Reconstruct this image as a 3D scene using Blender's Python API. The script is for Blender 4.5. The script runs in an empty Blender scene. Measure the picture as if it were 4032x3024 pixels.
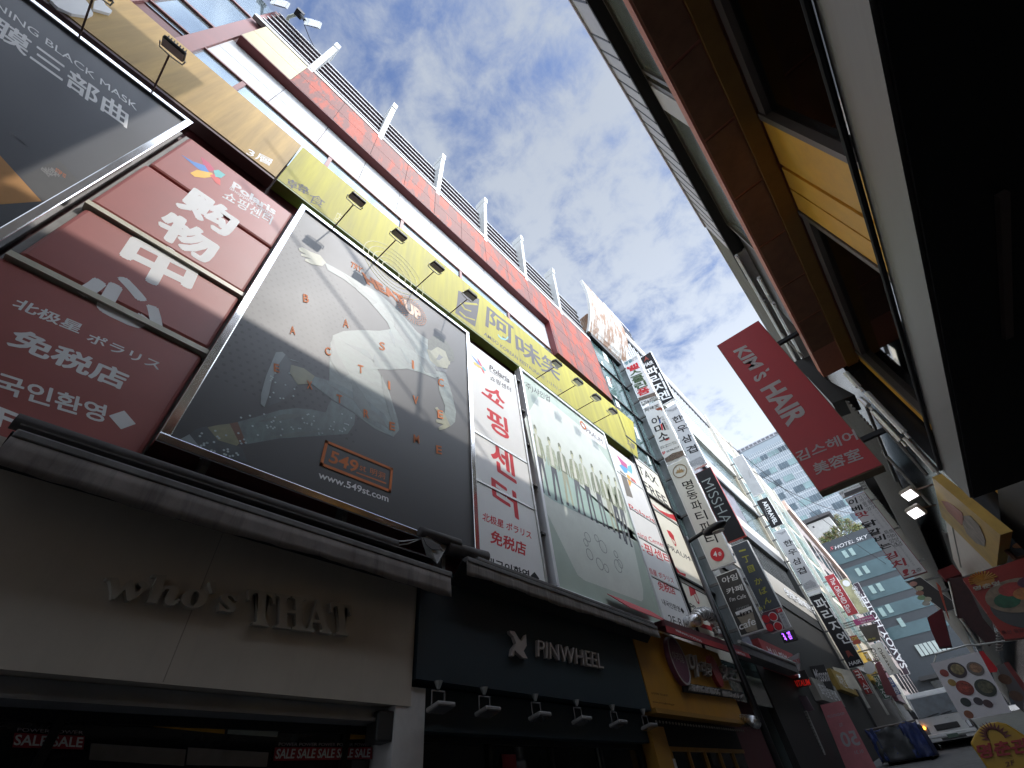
import bpy, bmesh, math, random
from mathutils import Vector, Matrix, Euler
random.seed(7)
scene = bpy.context.scene
COL = scene.collection
rad = math.radians

# ------------------------------------------------------------------ camera
# X across the street (right), Y along it, Z up; the eye is the origin, the pavement 1.6 m below it
MR = ((0.74086956, 0.66409299, -0.10046287),
      (-0.53279689, 0.4900225, -0.68993146),
      (-0.40894958, 0.56467553, 0.71686944))      # rows: right, down, forward
FPX, IW, IH = 1713.6, 4032, 3024
cam = bpy.data.cameras.new('camera'); camo = bpy.data.objects.new('camera', cam); COL.objects.link(camo)
cam.sensor_width = 36; cam.lens = FPX / IW * 36; cam.clip_end = 2000; cam.clip_start = 0.05
r_, d_, f_ = [Vector(r) for r in MR]
camo.matrix_world = Matrix(((r_.x, -d_.x, -f_.x, 0), (r_.y, -d_.y, -f_.y, 0), (r_.z, -d_.z, -f_.z, 0), (0, 0, 0, 1)))
scene.camera = camo

# ------------------------------------------------------------------ light
SUN = Vector((1.0, 0.25, 1.2)).normalized()       # towards the sun
sl = bpy.data.lights.new('sun', 'SUN'); so = bpy.data.objects.new('sun', sl); COL.objects.link(so)
sl.energy = 2.0; sl.angle = rad(0.55); sl.color = (1, .94, .86)
so.rotation_euler = SUN.to_track_quat('Z', 'Y').to_euler(); so.location = (20, 5, 40)
w = bpy.data.worlds.new('World'); scene.world = w; w.use_nodes = True
nt = w.node_tree; nt.nodes.clear(); N = nt.nodes.new; L = nt.links.new
def nd(t, **k):
    n = N(t)
    for a, b in k.items(): setattr(n, a, b)
    return n
sky = nd('ShaderNodeTexSky'); sky.sky_type = 'NISHITA'; sky.sun_disc = False
sky.sun_elevation = math.asin(SUN.z); sky.sun_rotation = math.atan2(SUN.x, SUN.y)
sky.air_density = 1.0; sky.dust_density = 1.0; sky.ozone_density = 2.0
tc = nd('ShaderNodeTexCoord')
sep = nd('ShaderNodeSeparateXYZ'); L(tc.outputs['Generated'], sep.inputs[0])
mx = nd('ShaderNodeMath', operation='MAXIMUM'); L(sep.outputs['Z'], mx.inputs[0]); mx.inputs[1].default_value = 0.05
dv = nd('ShaderNodeVectorMath', operation='DIVIDE'); L(tc.outputs['Generated'], dv.inputs[0])
cb = nd('ShaderNodeCombineXYZ')
for i in range(3): L(mx.outputs[0], cb.inputs[i])
L(cb.outputs[0], dv.inputs[1])
def noise(scale, detail, rough, dist, off):
    mp = nd('ShaderNodeMapping'); L(dv.outputs[0], mp.inputs['Vector']); mp.inputs['Location'].default_value = off
    mp.inputs['Scale'].default_value = (1, 1, 0)
    n = nd('ShaderNodeTexNoise'); n.inputs['Scale'].default_value = scale; n.inputs['Detail'].default_value = detail
    n.inputs['Roughness'].default_value = rough; n.inputs['Distortion'].default_value = dist
    L(mp.outputs[0], n.inputs['Vector']); return n.outputs['Fac']
def math2(op, a, b):
    m = nd('ShaderNodeMath', operation=op)
    for i, v in enumerate((a, b)):
        if isinstance(v, (int, float)): m.inputs[i].default_value = v
        else: L(v, m.inputs[i])
    return m.outputs[0]
big = noise(2.2, 3, .5, .3, (3.1, 1.7, 0)); mid = noise(9.5, 9, .62, .25, (0.4, 5.2, 0))
lowc = math2('SUBTRACT', 1.0, math2('MAXIMUM', sep.outputs['Z'], 0))
cl = math2('ADD', math2('ADD', math2('MULTIPLY', big, .75), math2('MULTIPLY', mid, .9)), math2('MULTIPLY', lowc, .45))
rp = nd('ShaderNodeMapRange'); L(cl, rp.inputs['Value']); rp.interpolation_type = 'SMOOTHSTEP'
rp.inputs['From Min'].default_value = .60; rp.inputs['From Max'].default_value = .98
rp.inputs['To Min'].default_value = .12; rp.inputs['To Max'].default_value = .93
# cloud lit through towards the sun: brighter aureole round it
dt = nd('ShaderNodeVectorMath', operation='DOT_PRODUCT'); L(tc.outputs['Generated'], dt.inputs[0]); dt.inputs[1].default_value = SUN
glow = math2('POWER', math2('MAXIMUM', dt.outputs['Value'], 0), 40)
side = nd('ShaderNodeMapRange'); side.interpolation_type = 'SMOOTHSTEP'; L(sep.outputs['X'], side.inputs['Value'])
side.inputs['From Min'].default_value = .16; side.inputs['From Max'].default_value = .75; side.inputs['To Max'].default_value = 48.0  # sun-side sky, out of view, brightened to lift shade on the left fronts
low = math2('POWER', math2('SUBTRACT', 1.0, math2('MAXIMUM', sep.outputs['Z'], 0)), 1.2)
cbri = math2('ADD', math2('ADD', side.outputs[0], math2('MULTIPLY', glow, 60.0)), math2('ADD', 4.6, math2('MULTIPLY', low, 8.5)))
cc = nd('ShaderNodeVectorMath', operation='SCALE'); cc.inputs[0].default_value = (.87, .96, 1.10); L(cbri, cc.inputs['Scale'])
tint = nd('ShaderNodeMixRGB', blend_type='MULTIPLY'); tint.inputs[0].default_value = 1
L(sky.outputs[0], tint.inputs[1]); tint.inputs[2].default_value = (.80, 1.02, 1.38, 1)
mixc = nd('ShaderNodeMixRGB'); L(rp.outputs[0], mixc.inputs[0]); L(tint.outputs[0], mixc.inputs[1]); L(cc.outputs[0], mixc.inputs[2])
bg = nd('ShaderNodeBackground'); bg.inputs['Strength'].default_value = .09; L(mixc.outputs[0], bg.inputs['Color'])
wo = nd('ShaderNodeOutputWorld'); L(bg.outputs[0], wo.inputs['Surface'])
scene.view_settings.view_transform = 'Standard'; scene.view_settings.look = 'None'
scene.view_settings.exposure = 0.6; scene.view_settings.gamma = 1
scene.cycles.max_bounces = 8; scene.cycles.sample_clamp_indirect = 6

# ------------------------------------------------------------------ picks: a pixel of the photo onto a plane of the place
def ray(p):
    a = ((p[0] - IW / 2) / FPX, (p[1] - IH / 2) / FPX, 1.0)
    return Vector([MR[0][i] * a[0] + MR[1][i] * a[1] + MR[2][i] * a[2] for i in range(3)])
def PX(p, c): r = ray(p); return r * (c / r.x)
def PY(p, c): r = ray(p); return r * (c / r.y)
def PZ(p, c): r = ray(p); return r * (c / r.z)
def zt(x0, y0, s): return lambda x, y: (x0 + x * s, y0 + y * s)
zA = zt(0, 0, 1100/2212); zB = zt(900, 0, 1200/2212); zC = zt(0, 700, 1100/2212); zD = zt(600, 800, 1300/1659)
zE = zt(1750, 1100, 900/1757); zF = zt(1800, 1900, 900/2133); zG = zt(0, 1500, 1800/2212); zH = zt(0, 2300, 1800/2212)
zI = zt(1600, 2200, 1300/2212); zN = zt(1850, 1450, 600/1106); zR = zt(2000, 1000, 600/1659); zT = zt(1450, 600, 400/1659)
zU = zt(500, 0, 500/2074); zV = zt(1750, 1150, 600/1991); zW = zt(2350, 1600, 500/1508); zP = zt(1500, 1950, 500/1659)
s1 = zt(2600, 1650, 600/1659); s2 = zt(2950, 2000, 500/1659); s3 = zt(3100, 2250, 500/1659); s4 = zt(2650, 2350, 500/1659)
s5 = zt(3500, 1850, 532/1659); s6 = zt(3500, 2400, 532/1414); s7 = zt(3000, 2600, 600/2212); s8 = zt(2450, 2400, 500/1329)
q2 = zt(2350, 1350, 650/1659); q3 = zt(2500, 1800, 650/1659); r4 = zt(2900, 1600, 800/1896); r5 = zt(2800, 2200, 800/1611)
k1 = zt(2700, 850, 800/1659); k2 = zt(3200, 1350, 600/1531); z7 = zt(2200, 0, .6631); z8 = zt(2900, 0, .9642)
u6 = zt(3400, 2000, 632/1024); zQ = zt(1050, 0, 350/1936)
NX = Vector((1, 0, 0)); NY = Vector((0, -1, 0)); NR = Vector((-1, 0, 0))
def ground_z(y): return -1.6 + .075 * max(0, y)

# ------------------------------------------------------------------ materials
MATS = {}
def mat(name, col, rough=.6, metal=0, spec=.5, var=.14, scale=2.5, bump=0, dirt=0, dirtcol=(.05, .045, .04), emit=None, stretch=(1, 1, 1)):
    if name in MATS: return MATS[name]
    m = bpy.data.materials.new(name); m.use_nodes = True; t = m.node_tree; b = t.nodes['Principled BSDF']
    o = t.nodes.new('ShaderNodeNewGeometry'); mp = t.nodes.new('ShaderNodeMapping'); t.links.new(o.outputs['Position'], mp.inputs[0])
    mp.inputs['Scale'].default_value = stretch
    n = t.nodes.new('ShaderNodeTexNoise'); n.inputs['Scale'].default_value = scale; n.inputs['Detail'].default_value = 6; n.inputs['Roughness'].default_value = .65
    t.links.new(mp.outputs[0], n.inputs['Vector'])
    mr = t.nodes.new('ShaderNodeMapRange'); t.links.new(n.outputs['Fac'], mr.inputs[0])
    mr.inputs[1].default_value = .3; mr.inputs[2].default_value = .7
    x = t.nodes.new('ShaderNodeMixRGB'); t.links.new(mr.outputs[0], x.inputs[0])
    x.inputs[1].default_value = tuple(c * (1 - var) for c in col) + (1,); x.inputs[2].default_value = tuple(min(1, c * (1 + var)) for c in col) + (1,)
    out = x.outputs[0]
    if dirt:
        mp2 = t.nodes.new('ShaderNodeMapping'); t.links.new(o.outputs['Position'], mp2.inputs[0]); mp2.inputs['Scale'].default_value = (6, 6, .5)
        n2 = t.nodes.new('ShaderNodeTexNoise'); n2.inputs['Scale'].default_value = 1.3; n2.inputs['Detail'].default_value = 7; n2.inputs['Roughness'].default_value = .7
        t.links.new(mp2.outputs[0], n2.inputs['Vector'])
        m2 = t.nodes.new('ShaderNodeMapRange'); t.links.new(n2.outputs['Fac'], m2.inputs[0]); m2.inputs[1].default_value = .5; m2.inputs[2].default_value = .78; m2.inputs[4].default_value = dirt
        y = t.nodes.new('ShaderNodeMixRGB'); t.links.new(m2.outputs[0], y.inputs[0]); t.links.new(out, y.inputs[1]); y.inputs[2].default_value = dirtcol + (1,)
        out = y.outputs[0]
    t.links.new(out, b.inputs['Base Color'])
    rr = t.nodes.new('ShaderNodeMapRange'); t.links.new(n.outputs['Fac'], rr.inputs[0]); rr.inputs[3].default_value = max(0, rough - .07); rr.inputs[4].default_value = min(1, rough + .07)
    t.links.new(rr.outputs[0], b.inputs['Roughness'])
    b.inputs['Metallic'].default_value = metal; b.inputs['Specular IOR Level'].default_value = spec
    if bump:
        bp = t.nodes.new('ShaderNodeBump'); bp.inputs['Strength'].default_value = bump; bp.inputs['Distance'].default_value = .02
        t.links.new(n.outputs['Fac'], bp.inputs['Height']); t.links.new(bp.outputs[0], b.inputs['Normal'])
    if emit:
        b.inputs['Emission Color'].default_value = col + (1,); b.inputs['Emission Strength'].default_value = emit
    MATS[name] = m; return m

def glass(name, col, rough=.06, metal=.0, spec=.9):
    return mat(name, col, rough, metal, spec, var=.25, scale=.8)

def pane_glass(name='clear_pane', tintc=(.35, .37, .36)):
    if name in MATS: return MATS[name]
    m = bpy.data.materials.new(name); m.use_nodes = True; t = m.node_tree; t.nodes.clear()
    tr = t.nodes.new('ShaderNodeBsdfTransparent'); tr.inputs[0].default_value = tintc + (1,)
    gl = t.nodes.new('ShaderNodeBsdfGlossy'); gl.inputs['Roughness'].default_value = .03; gl.inputs[0].default_value = (.9, .9, .9, 1)
    fr = t.nodes.new('ShaderNodeFresnel'); fr.inputs[0].default_value = 1.5
    mi = t.nodes.new('ShaderNodeMixShader'); t.links.new(fr.outputs[0], mi.inputs[0]); t.links.new(tr.outputs[0], mi.inputs[1]); t.links.new(gl.outputs[0], mi.inputs[2])
    o = t.nodes.new('ShaderNodeOutputMaterial'); t.links.new(mi.outputs[0], o.inputs[0]); MATS[name] = m; return m

# ------------------------------------------------------------------ mesh building
def film(m, rough=.46, ior=1.5, w=.33):
    b = m.node_tree.nodes['Principled BSDF']; b.inputs['Coat Weight'].default_value = w; b.inputs['Coat Roughness'].default_value = rough; b.inputs['Coat IOR'].default_value = ior; return m

class MB:
    def __init__(s): s.v = []; s.f = []; s.mi = []; s.mats = []
    def mati(s, m):
        if m is None: return 0
        if m not in s.mats: s.mats.append(m)
        return s.mats.index(m)
    def add(s, vs, fs, m=None):
        o = len(s.v); i = s.mati(m); s.v += [Vector(v) for v in vs]
        for f in fs: s.f.append([o + a for a in f]); s.mi.append(i)
        return s
    def box(s, x0, x1, y0, y1, z0, z1, m=None, M=None):
        vs = [Vector((x, y, z)) for x in (x0, x1) for y in (y0, y1) for z in (z0, z1)]
        if M is not None: vs = [M @ v for v in vs]
        return s.add(vs, [(0, 1, 3, 2), (4, 6, 7, 5), (0, 4, 5, 1), (2, 3, 7, 6), (0, 2, 6, 4), (1, 5, 7, 3)], m)
    def prism(s, pts, off, m=None):
        n = len(pts); off = Vector(off); vs = [Vector(p) for p in pts] + [Vector(p) + off for p in pts]
        return s.add(vs, [tuple(range(n)), tuple(range(2 * n - 1, n - 1, -1))] + [(i, i + n, (i + 1) % n + n, (i + 1) % n) for i in range(n)], m)
    def face(s, pts, m=None): return s.add(pts, [tuple(range(len(pts)))], m)
    def tube(s, pts, r, seg=8, m=None, r2=None):
        pts = [Vector(p) for p in pts]; k = len(pts); vs = []; fs = []
        for i, p in enumerate(pts):
            d = (pts[min(i + 1, k - 1)] - pts[max(i - 1, 0)]).normalized()
            a = d.orthogonal().normalized() if i == 0 else (a - d * a.dot(d)).normalized()
            b = d.cross(a); q = r if r2 is None else r + (r2 - r) * i / (k - 1)
            vs += [p + (a * math.cos(t) + b * math.sin(t)) * q for t in [2 * math.pi * j / seg for j in range(seg)]]
        for i in range(k - 1):
            for j in range(seg): fs.append((i * seg + j, i * seg + (j + 1) % seg, (i + 1) * seg + (j + 1) % seg, (i + 1) * seg + j))
        fs += [tuple(range(seg - 1, -1, -1)), tuple(range((k - 1) * seg, k * seg))]
        return s.add(vs, fs, m)
    def disc(s, c, n, up, rx, ry, depth, seg=28, m=None):
        n = Vector(n).normalized(); up = Vector(up); side = up.cross(n).normalized()
        pts = [Vector(c) + side * rx * math.cos(t) + up * ry * math.sin(t) for t in [2 * math.pi * j / seg for j in range(seg)]]
        return s.prism(pts, n * depth, m)
    def ring(s, c, n, up, ro, ri, depth, seg=32, m=None, asp=1):
        n = Vector(n).normalized(); up = Vector(up); side = up.cross(n).normalized(); vs = []; fs = []
        for j in range(seg):
            t = 2 * math.pi * j / seg; d = side * math.cos(t) * asp + up * math.sin(t)
            vs += [Vector(c) + d * ro, Vector(c) + d * ri, Vector(c) + d * ro + n * depth, Vector(c) + d * ri + n * depth]
        for j in range(seg):
            a = 4 * j; b = 4 * ((j + 1) % seg)
            fs += [(a + 2, b + 2, b + 3, a + 3), (a, b, b + 2, a + 2), (a + 1, a + 3, b + 3, b + 1)]
        return s.add(vs, fs, m)
    def build(s, name, m=None, parent=None, bevel=0, smooth=False):
        me = bpy.data.meshes.new(name); org = parent_loc(parent) if parent else Vector()
        me.from_pydata([v - org for v in s.v], [], s.f)
        ms = s.mats or [m]
        for q in ms: me.materials.append(q)
        if s.mats: me.polygons.foreach_set('material_index', s.mi)
        bm = bmesh.new(); bm.from_mesh(me); bmesh.ops.recalc_face_normals(bm, faces=bm.faces); bm.to_mesh(me); bm.free()
        if smooth: me.polygons.foreach_set('use_smooth', [True] * len(me.polygons))
        o = bpy.data.objects.new(name, me); COL.objects.link(o)
        if parent: o.parent = parent
        if bevel:
            b = o.modifiers.new('bevel', 'BEVEL'); b.width = bevel; b.segments = 2; b.limit_method = 'ANGLE'
        return o
def parent_loc(p):
    l = Vector(p.location)
    while p.parent: p = p.parent; l += Vector(p.location)
    return l
def tag(o, label=None, cat=None, group=None, kind=None):
    if label: o['label'] = label
    if cat: o['category'] = cat
    if group: o['group'] = group
    if kind: o['kind'] = kind
    return o
def thing(name, label, cat, loc, group=None):
    o = bpy.data.objects.new(name, None); COL.objects.link(o); o.location = loc; o.empty_display_size = .2
    return tag(o, label, cat, group)
def copy_tree(o, delta, parent=None):
    c = o.copy(); COL.objects.link(c)
    if parent: c.parent = parent
    else: c.location = Vector(o.location) + Vector(delta)
    for ch in [x for x in o.children]: copy_tree(ch, (0, 0, 0), c)
    return c
def structure(o): o['kind'] = 'structure'; return o

# ------------------------------------------------------------------ lettering: glyph outlines from the built-in font, fitted to a quad on a face
GL = {}
def glyphs(body, bold=0., res=3):
    k = (body, bold)
    if k in GL: return GL[k]
    cu = bpy.data.curves.new('lettering', 'FONT'); cu.body = body; cu.extrude = .1; cu.offset = bold; cu.resolution_u = res
    o = bpy.data.objects.new('lettering', cu); COL.objects.link(o)
    dg = bpy.context.evaluated_depsgraph_get(); me = bpy.data.meshes.new_from_object(o.evaluated_get(dg))
    vs = [tuple(v.co) for v in me.vertices]; fs = [tuple(p.vertices) for p in me.polygons]
    bpy.data.objects.remove(o); bpy.data.curves.remove(cu); bpy.data.meshes.remove(me)
    if not vs: GL[k] = ([], []); return GL[k]
    x0 = min(v[0] for v in vs); x1 = max(v[0] for v in vs); y0 = min(v[1] for v in vs); y1 = max(v[1] for v in vs)
    sx = max(1e-6, x1 - x0); sy = max(1e-6, y1 - y0)
    GL[k] = ([((v[0] - x0) / sx, (v[1] - y0) / sy, (v[2] + .1) / .2) for v in vs], fs); return GL[k]
def put(mb, body, tl, tr, bl, n, depth=.004, lift=.003, bold=0., shear=0., m=None):
    if bold > 0 and any(ord(c) > 0x2E80 and ord(c) < 0xFFFF for c in body):     # heavier strokes: four shifted copies
        e1 = (tr - tl) / max(1, len(body)); e2 = bl - tl; b = bold * .9
        for i, (p, q) in enumerate([(0, 0)] + [(b * math.cos(k * math.pi / 4), b * math.sin(k * math.pi / 4)) for k in range(8)]):
            put(mb, body, tl + e1 * p + e2 * q, tr + e1 * p + e2 * q, bl + e1 * p + e2 * q, n, depth, lift + .00008 * i, 0, shear, m)
        return
    vs, fs = glyphs(body, bold)
    e1 = tr - tl; e2 = bl - tl
    mb.add([tl + e1 * (v[0] + shear * (v[1] - .5)) + e2 * (1 - v[1]) + n * (lift + depth * v[2]) for v in vs], fs, m)
def text(parent, body, plane, tl, tr, bl, m, name='lettering', depth=.004, lift=.003, bold=0., shear=0., n=None):
    if depth <= .006 and lift < .04 and plane[0] == 'x': depth = .0006; lift *= .3
    f = PX if plane[0] == 'x' else PY
    if n is None: n = NX if plane[0] == 'x' else NY
    mb = MB(); put(mb, body, f(tl, plane[1]), f(tr, plane[1]), f(bl, plane[1]), n, depth, lift, bold, shear)
    return mb.build(name, m, parent)
def stack(parent, chars, plane, tl, tr, bl, m, gap=.12, name='lettering', depth=.004, lift=.003, bold=0., cols=None, shear=0.):
    if depth <= .006 and plane[0] == 'x': depth = .0006; lift *= .3
    f = PX if plane[0] == 'x' else PY; n = NX if plane[0] == 'x' else NY
    a, b, c = f(tl, plane[1]), f(tr, plane[1]), f(bl, plane[1]); mb = MB(); k = len(chars); e2 = (c - a) / k; e1 = b - a
    for i, ch in enumerate(chars):
        o = a + e2 * (i + gap / 2)
        w_ = .25 if ch in '1|' else 0
        put(mb, ch, o + e1 * w_, o + e1 * (1 - w_), o + e2 * (1 - gap), n, depth, lift, bold, shear, m=(cols[i] if cols else None))
    return mb.build(name, m, parent)
def patch(parent, name, plane, pts, m, lift=.003, depth=.004, n=None):
    if depth <= .006 and plane[1] < 0: depth = .0006; lift *= .3
    f = PX if plane[0] == 'x' else PY
    if n is None: n = NX if plane[0] == 'x' else NY
    P = [f(p, plane[1]) + n * lift for p in pts]; mb = MB(); mb.prism(P, n * depth); return mb.build(name, m, parent)

# shared materials
white_paint = mat('white_panel', (.42, .42, .42), .6, spec=.25, var=.05, dirt=.12, dirtcol=(.4, .38, .36))
white_print = mat('white_print', (.72, .72, .71), .62, spec=.25, var=.03)
sign_white = mat('sign_white_face', (.70, .70, .70), .62, spec=.25, var=.05, dirt=.08, dirtcol=(.45, .44, .42))
red_print = mat('red_print', (.55, .035, .045), .62, spec=.25, var=.08)
black_print = mat('black_print', (.015, .014, .016), .62, spec=.25)
grey_print = mat('grey_print', (.09, .085, .09), .62, spec=.25)
orange_print = mat('orange_print', (.55, .16, .045), .62, spec=.25)
steel = mat('brushed_steel', (.62, .61, .6), .22, 1.0, var=.1, scale=5)
alu = mat('aluminium', (.55, .55, .53), .4, .9, var=.12, scale=6)
dark_metal = mat('dark_metal', (.025, .025, .028), .45, .6)
grime_metal = mat('weathered_metal', (.16, .155, .15), .6, .4, var=.3, dirt=.5)
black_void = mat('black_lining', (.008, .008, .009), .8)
concrete = mat('stained_concrete', (.28, .27, .26), .85, var=.25, dirt=.5, bump=.2)
dark_red = mat('dark_red_metal', (.13, .018, .022), .5, var=.15)
mull_red = mat('brown_red_frame', (.16, .055, .05), .5)
strip_glass = mat('reflective_blue_glass', (.42, .50, .53), .07, .75, var=.12, scale=.5)
teal_glass = mat('teal_glass', (.05, .085, .08), .08, .35, .9, var=.3, scale=.6)
dark_glass = mat('dark_glass', (.018, .02, .022), .06, .1, .8, var=.4, scale=.7)

# ------------------------------------------------------------------ ground
g = MB(); nyy = [-40] + [0] + list(range(5, 301, 5))
for a, b in zip(nyy[:-1], nyy[1:]): g.face([(-150, a, ground_z(a)), (150, a, ground_z(a)), (150, b, ground_z(b)), (-150, b, ground_z(b))])
structure(g.build('street_paving', mat('asphalt', (.15, .148, .145), .85, var=.25, scale=3, bump=.3)))

# ================================================================== LEFT: the red clad shopping building
lb = thing('shopping_building', 'red clad shopping building on the left with a slatted roof screen and white spandrel panels', 'building', (-8, 0, -1.6))
lw = MB()
lw.box(-16, -5.30, -26, 17.9, -1.6, 17.2); lw.build('wall', mat('maroon_wall', (.085, .016, .02), .6, var=.2, dirt=.3), lb)
rf = MB(); rf.box(-15.9, -5.6, -25.9, 17.8, 17.2, 18.0); rf.build('roof', concrete, lb)
# faded red cladding panels above the recess
def faded_red():
    m = mat('faded_red_cladding', (.135, .05, .04), .6, spec=.2, var=.15); t = m.node_tree; b = t.nodes['Principled BSDF']
    o = t.nodes.new('ShaderNodeNewGeometry'); mp = t.nodes.new('ShaderNodeMapping'); t.links.new(o.outputs['Position'], mp.inputs[0]); mp.inputs['Scale'].default_value = (1, 1.9, .55)
    n = t.nodes.new('ShaderNodeTexNoise'); n.inputs['Scale'].default_value = 1.5; n.inputs['Detail'].default_value = 5; n.inputs['Roughness'].default_value = .6; n.inputs['Distortion'].default_value = .4
    t.links.new(mp.outputs[0], n.inputs['Vector'])
    r = t.nodes.new('ShaderNodeMapRange'); r.inputs[1].default_value = .50; r.inputs[2].default_value = .56; t.links.new(n.outputs['Fac'], r.inputs[0])
    # small dashes of dirt in rows
    mp3 = t.nodes.new('ShaderNodeMapping'); t.links.new(o.outputs['Position'], mp3.inputs[0]); mp3.inputs['Scale'].default_value = (1, 14, 3.5)
    v = t.nodes.new('ShaderNodeTexNoise'); v.inputs['Scale'].default_value = 1.7; v.inputs['Detail'].default_value = 2; t.links.new(mp3.outputs[0], v.inputs['Vector'])
    r3 = t.nodes.new('ShaderNodeMapRange'); r3.inputs[1].default_value = .62; r3.inputs[2].default_value = .72; r3.inputs[4].default_value = .55; t.links.new(v.outputs['Fac'], r3.inputs[0])
    old = b.inputs['Base Color'].links[0].from_socket
    x = t.nodes.new('ShaderNodeMixRGB'); t.links.new(r.outputs[0], x.inputs[0]); t.links.new(old, x.inputs[1]); x.inputs[2].default_value = (.25, .043, .02, 1)
    y = t.nodes.new('ShaderNodeMixRGB'); t.links.new(r3.outputs[0], y.inputs[0]); t.links.new(x.outputs[0], y.inputs[1]); y.inputs[2].default_value = (.07, .028, .025, 1)
    t.links.new(y.outputs[0], b.inputs['Base Color']); return m
FR = faded_red()
cl = MB(); bed = MB()
gap = .007; ys = [-2.74] + [-1.4 + 1.305 * i for i in range(13)]; ys[-1] = 14.3
yel_reflection = mat('cream_cladding', (.34, .28, .15), .45)  # near-end column: a yellow reflection put into the panel colour
for i in range(len(ys) - 1):
    for a, b in ((15.1, 16.07), (16.07, 17.2)):
        q = yel_reflection if i == 0 else FR
        cl.box(-5.02, -5.0, ys[i] + gap, ys[i + 1] - gap, a + gap, b - gap, q)
for i in range(9, len(ys) - 1):                                   # the return right of the recess, down to the sign
    y0 = max(ys[i], 10.3)
    for a, b in ((12.95, 14.0), (14.0, 15.1)): cl.box(-5.02, -5.0, y0 + gap, ys[i + 1] - gap, a + gap, b - gap, q)
cl.build('red_cladding', None, lb)
bed.box(-5.3, -5.02, -2.74, 14.3, 15.1, 17.2); bed.box(-5.3, -5.02, 10.3, 14.3, 12.95, 15.1); bed.build('cladding_frame', mat('seam_dark', (.045, .012, .012), .7), lb)
m_ = MB(); m_.box(-5.29, -5.005, -2.74, 10.3, 15.06, 15.099); m_.box(-5.29, -5.005, 10.26, 10.298, 12.95, 15.06); m_.build('recess_soffit', dark_red, lb)
# recessed white spandrel panels
wp = MB(); wys = [-2.84, -1.38] + [-1.38 + 1.316 * i for i in range(1, 10)] + [10.28]
for i in range(len(wys) - 1):
    for a, b in ((13.32, 14.12), (14.12, 15.09)): wp.box(-5.3, -5.265, wys[i] + .008, wys[i + 1] - .008, a + .006, b - .006)
wp.build('white_spandrel', white_paint, lb)
# glazing strip over the sign
gl = MB(); gl.box(-5.3, -5.27, -2.84, 14.3, 11.2, 13.28); gl.build('glazing_strip', strip_glass, lb)
mu = MB(); mu.box(-5.3, -5.22, -9.5, 14.3, 13.26, 13.32)
for y in [-1.98, .35, 2.78, 5.2, 7.6, 10.2, 12.6]: mu.box(-5.3, -5.23, y, y + .1, 11.2, 13.26)
mu.build('strip_mullions', mull_red, lb)
# big glazing at the near end
bg_ = MB()
for a, b in ((13.1, 14.68), (14.76, 17.5), (17.58, 20)): bg_.box(-5.3, -5.27, -9.4, -3.16, a, b)
for y in (-6.3, -9.4): pass
bg_.build('curtain_glazing', strip_glass, lb)
gf = MB(); gf.box(-5.29, -5.2, -3.16, -2.84, 11.2, 20.0); gf.box(-5.29, -5.21, -9.4, -3.16, 14.68, 14.76); gf.box(-5.29, -5.21, -9.4, -3.16, 17.5, 17.58)
for y in (-4.05, -6.4, -8.0): gf.box(-5.29, -5.215, y, y + .09, 11.2, 20)
gf.build('curtain_frame', mull_red, lb)
# roof screen: gutter, slats, dark backing
gu = MB(); gu.box(-5.12, -4.98, -3.1, 14.3, 17.22, 17.34); gu.box(-5.12, -5.0, -3.1, 14.3, 17.40, 17.50); gu.build('gutter', white_paint, lb)
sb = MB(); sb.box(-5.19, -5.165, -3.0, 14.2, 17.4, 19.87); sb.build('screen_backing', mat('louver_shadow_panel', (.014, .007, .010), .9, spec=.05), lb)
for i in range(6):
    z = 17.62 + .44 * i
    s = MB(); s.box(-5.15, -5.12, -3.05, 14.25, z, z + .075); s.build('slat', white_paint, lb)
for k in range(7):                                                 # tapering white fins on the screen
    y = -1.41 + 2.62 * k
    if y > 13: break
    f = MB(); f.prism([(-5.0, y, 17.1), (-4.72, y, 21.05), (-5.27, y, 21.0), (-5.2, y, 19.4), (-5.16, y, 17.3)], (0, .17, 0))
    f.prism([(-4.715, y - .01, 20.62), (-4.68, y - .01, 21.08), (-5.29, y - .01, 21.03), (-5.27, y - .01, 20.6)], (0, .19, 0))
    f.build('fin', mat('fin_white', (.43, .44, .43), .5, var=.06, dirt=.25, dirtcol=(.3, .2, .14)), lb)
# stair glazing at the far end
sg = MB(); sg.box(-5.1, -5.06, 14.32, 18.6, 2, 18.2); sg.build('stair_glazing', mat('stair_glass', (.10, .155, .15), .08, .25, .9, var=.35, scale=.9), lb)
sf = MB()
for z in (5.2, 8.2, 10.9, 13.4, 15.6, 17.6): sf.box(-5.06, -4.98, 14.3, 18.6, z, z + .07)
for y in (14.32, 16.5): sf.box(-5.06, -5.0, y, y + .06, 2, 18.2)
sf.build('stair_frame', dark_metal, lb)
co = MB(); co.box(-5.2, -4.75, 17.3, 18.25, 3.5, 18.2); co.build('sign_column', mat('zinc_column', (.24, .26, .27), .5, .3, var=.15, dirt=.3), lb)
for i in range(7):                                                 # posters stuck inside the stair glass
    y = 14.6 + random.random() * 2.2; z = 9 + i * 1.3; p = MB(); a = .2 + .35 * random.random()
    p.prism([(-5.055, y, z), (-5.055, y + a, z + .1), (-5.055, y + a * 1.1, z + .5 + a), (-5.055, y + .1, z + .4 + a)], (.004, 0, 0)); p.build('window_sticker', mat('sticker_pale', (.5, .55, .52), .6), lb)

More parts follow.
